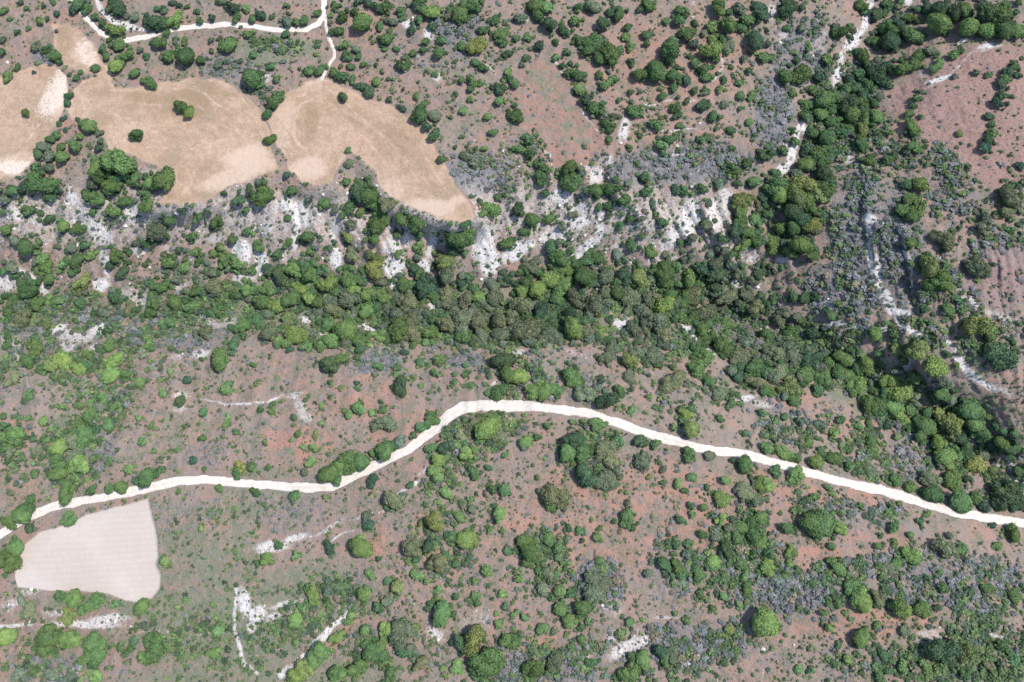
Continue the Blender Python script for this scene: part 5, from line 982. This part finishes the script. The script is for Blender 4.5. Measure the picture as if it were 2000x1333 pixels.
ZN = E('''1480,200,60,160,0,.5 1700,300,120,60,0,.8 1850,570,100,80,0,.65 1980,650,60,60,0,.65 1900,420,80,120,0,.6 1480,610,70,60,0,.7 1650,640,120,40,0,.7 1560,30,80,40,0,.7 1620,200,60,100,0,.8 40,700,120,50,0,.7 1050,320,120,50,0,.6 350,440,330,80,0,.62 1200,450,250,90,0,.6 200,615,260,50,0,.9 500,590,300,60,0,.95 900,620,420,70,0,.95 1300,600,200,110,0,.95 1600,700,210,60,20,.95 1800,830,180,70,40,.95 930,345,90,50,10,.9 1330,325,170,45,-5,.9 1510,230,42,90,0,.85 1560,100,70,90,30,.75 1690,470,75,160,0,.85 1650,570,110,60,0,.9 1760,480,50,170,0,.7
1850,360,60,110,0,.8 1950,410,70,90,0,.75 1945,540,80,60,0,.45 900,50,80,50,0,.8 560,92,85,26,0,.95 440,130,60,30,0,.6 510,165,40,40,0,.7 100,110,40,30,0,.8 120,650,200,50,0,.8 330,650,170,50,0,.7 150,715,170,40,0,.85 150,880,70,80,0,.9 200,790,60,60,0,.8 30,880,40,60,0,.6
945,845,95,50,-25,.95 890,950,70,100,0,.6 1150,900,60,70,0,.8 1020,735,110,50,0,.85 760,700,130,26,0,.5 1060,1085,80,60,0,.8 1165,1150,60,70,0,.95 1090,1300,130,50,0,.85 1320,1100,60,60,0,.75 1340,1260,130,60,0,.75 1450,1080,90,110,0,.85 1560,1160,100,60,0,.9 1760,1130,150,60,0,.85 1900,1160,120,80,0,.9
1920,1290,170,60,0,1 1700,1000,130,30,0,.7 1720,900,130,60,20,.85 1560,830,100,50,0,.6 620,1190,110,60,-30,.7 420,1250,170,80,0,.4 100,1290,130,50,0,.7 980,1300,60,50,0,.75 750,1260,110,60,0,.5 1170,300,60,40,0,.6 400,470,350,90,0,.5 1200,430,200,90,0,.4 900,100,150,80,0,.45 1250,250,200,60,0,.4
1650,200,90,120,0,.8 1830,620,140,70,20,.75 820,520,200,60,0,.45 60,400,90,50,0,.6 860,1085,80,60,0,.6 500,1000,100,30,0,.2 250,700,60,50,0,.7 1600,1010,60,50,0,.7 1940,900,60,60,0,.7 1740,1290,110,40,0,.5 930,1120,120,90,0,.3 1200,1290,200,60,0,.5 1460,760,120,50,10,.6 1300,760,200,50,5,.5''')
n = 230000; cu = rng.uniform(-160, 2160, n); cv = rng.uniform(-60, 1420, n)
ccx, ccy, ck = plane(cu, cv); wu = cu + 26 * (fbm(ccx / 12, ccy / 12, 61, 2) - .5); wv = cv + 26 * (fbm(ccx / 12, ccy / 12, 67, 2) - .5)
Mk = ground_masks(cu, cv)
dens = np.maximum(ell(wu, wv, ZN), .26); patch = sst(.40, .60, fbm(ccx / 6, ccy / 6, 71, 3)); dens = dens * (.35 + .9 * patch)
barren = np.maximum(np.maximum(Mk['stub'], Mk['pale']), Mk['road']); dens = dens * (1 - barren) * (1 - .55 * np.clip(Mk['chalk'], 0, 1)) * (1 - .85 * Mk['mead']) * (1 - .7 * Mk['plough'])

for k_, f_ in FIELDS.items():
    e_ = sdf(wu * .5 + cu * .5, wv * .5 + cv * .5, f_); dens = np.maximum(dens, .55 * sst(-14, -5, e_) * sst(2, -3, e_) * (k_ != 'F4'))
edge_r = segdist(cu, cv, ROADS['main'][0]); dens = np.where(edge_r < 13, 0, dens); dens = np.where(segdist(cu, cv, ROADS['upper'][0]) < 9, 0, dens)
keep = (rng.random(n) < dens * np.where(dens > .6, .85, .66)) & (barren < .3)
# none under the large crowns
gx0 = np.zeros((140, 180), bool)
cell = {}
for i in range(len(TREES)):
    if tr_[i] >= 9: cell.setdefault((int(tu[i] // 40), int(tv[i] // 40)), []).append(i)
ki = np.where(keep)[0]
for j in ki:
    a, b = int(cu[j] // 40), int(cv[j] // 40)
    for da in (-1, 0, 1):
        for db in (-1, 0, 1):
            for i in cell.get((a + da, b + db), ()):
                if (cu[j] - tu[i]) ** 2 + (cv[j] - tv[i]) ** 2 < (tr_[i] * .8) ** 2: keep[j] = False
ki = np.where(keep)[0]; print('scrub', len(ki))
su, sv = cu[ki], cv[ki]; sx_, sy_, sk = plane(su, sv); sz_ = heights(su, sv); X = sx_ * (1 - sz_ / H); Y = sy_ * (1 - sz_ / H)
zdens = ell(wu[ki], wv[ki], ZN); gy_ = Mk['grey'][ki]; gr_ = Mk['grass'][ki]
S = rng.gamma(4, 1, len(ki)) / 4; S = np.clip(S, .35, 2.2) * (2.5 + 3.0 * zdens * (1 - .75 * np.clip(Mk['chalk'][ki], 0, 1))) * .20
pg = np.clip(.22 + .75 * gy_ - .35 * gr_, .05, .9); rnd = rng.random(len(ki)); r2 = rng.random(len(ki))
base = np.where((rnd < pg)[:, None], np.where((r2 < .55)[:, None], np.array([[.20, .20, .205]]), np.array([[.14, .17, .145]])),
       np.where((r2 < .42)[:, None], np.array([[.100, .160, .068]]), np.where((r2 < .74)[:, None], np.array([[.145, .205, .080]]), np.array([[.08, .12, .07]]))))
base = base * rng.uniform(.72, 1.3, (len(ki), 1))
dry = (rng.random(len(ki)) < .10); base[dry] = np.array([.24, .20, .14]) * rng.uniform(.8, 1.2, (dry.sum(), 1))
TINY = [crown(500 + i, 6, .40, 2, 40, .27, .8, .72) for i in range(12)]
isg = rnd < pg
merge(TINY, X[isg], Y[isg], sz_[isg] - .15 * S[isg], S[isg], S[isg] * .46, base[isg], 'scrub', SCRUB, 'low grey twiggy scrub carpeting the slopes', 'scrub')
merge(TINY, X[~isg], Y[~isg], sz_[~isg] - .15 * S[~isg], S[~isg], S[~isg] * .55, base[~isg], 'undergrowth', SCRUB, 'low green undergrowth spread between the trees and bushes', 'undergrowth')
# limestone rubble
n = 60000; cu = rng.uniform(-50, 2050, n); cv = rng.uniform(-40, 1370, n); Mk = ground_masks(cu, cv)
keep = (rng.random(n) < Mk['chalk'] * .22) & (Mk['stub'] < .2) & (Mk['pale'] < .2) & (Mk['road'] < .1)
su, sv = cu[keep], cv[keep]; a, b, _ = plane(su, sv); z = heights(su, sv); X = a * (1 - z / H); Y = b * (1 - z / H)
def rock(seed):
    r = np.random.default_rng(seed); d, f = cube_sphere(2); d = d * r.uniform(.65, 1.15, (len(d), 1)); d[:, 2] *= .55; return d, f, r.uniform(.6, .9, len(d))
S = np.clip(rng.gamma(2, .16, len(X)), .12, 1.1)
merge([rock(i) for i in range(8)], X, Y, z, S, S, np.array([[.62, .58, .53]]) * rng.uniform(.75, 1.1, (len(X), 1)), 'rubble', SCRUB, 'white limestone rubble lying on the chalk slopes', 'rubble')
print('rocks', len(X))
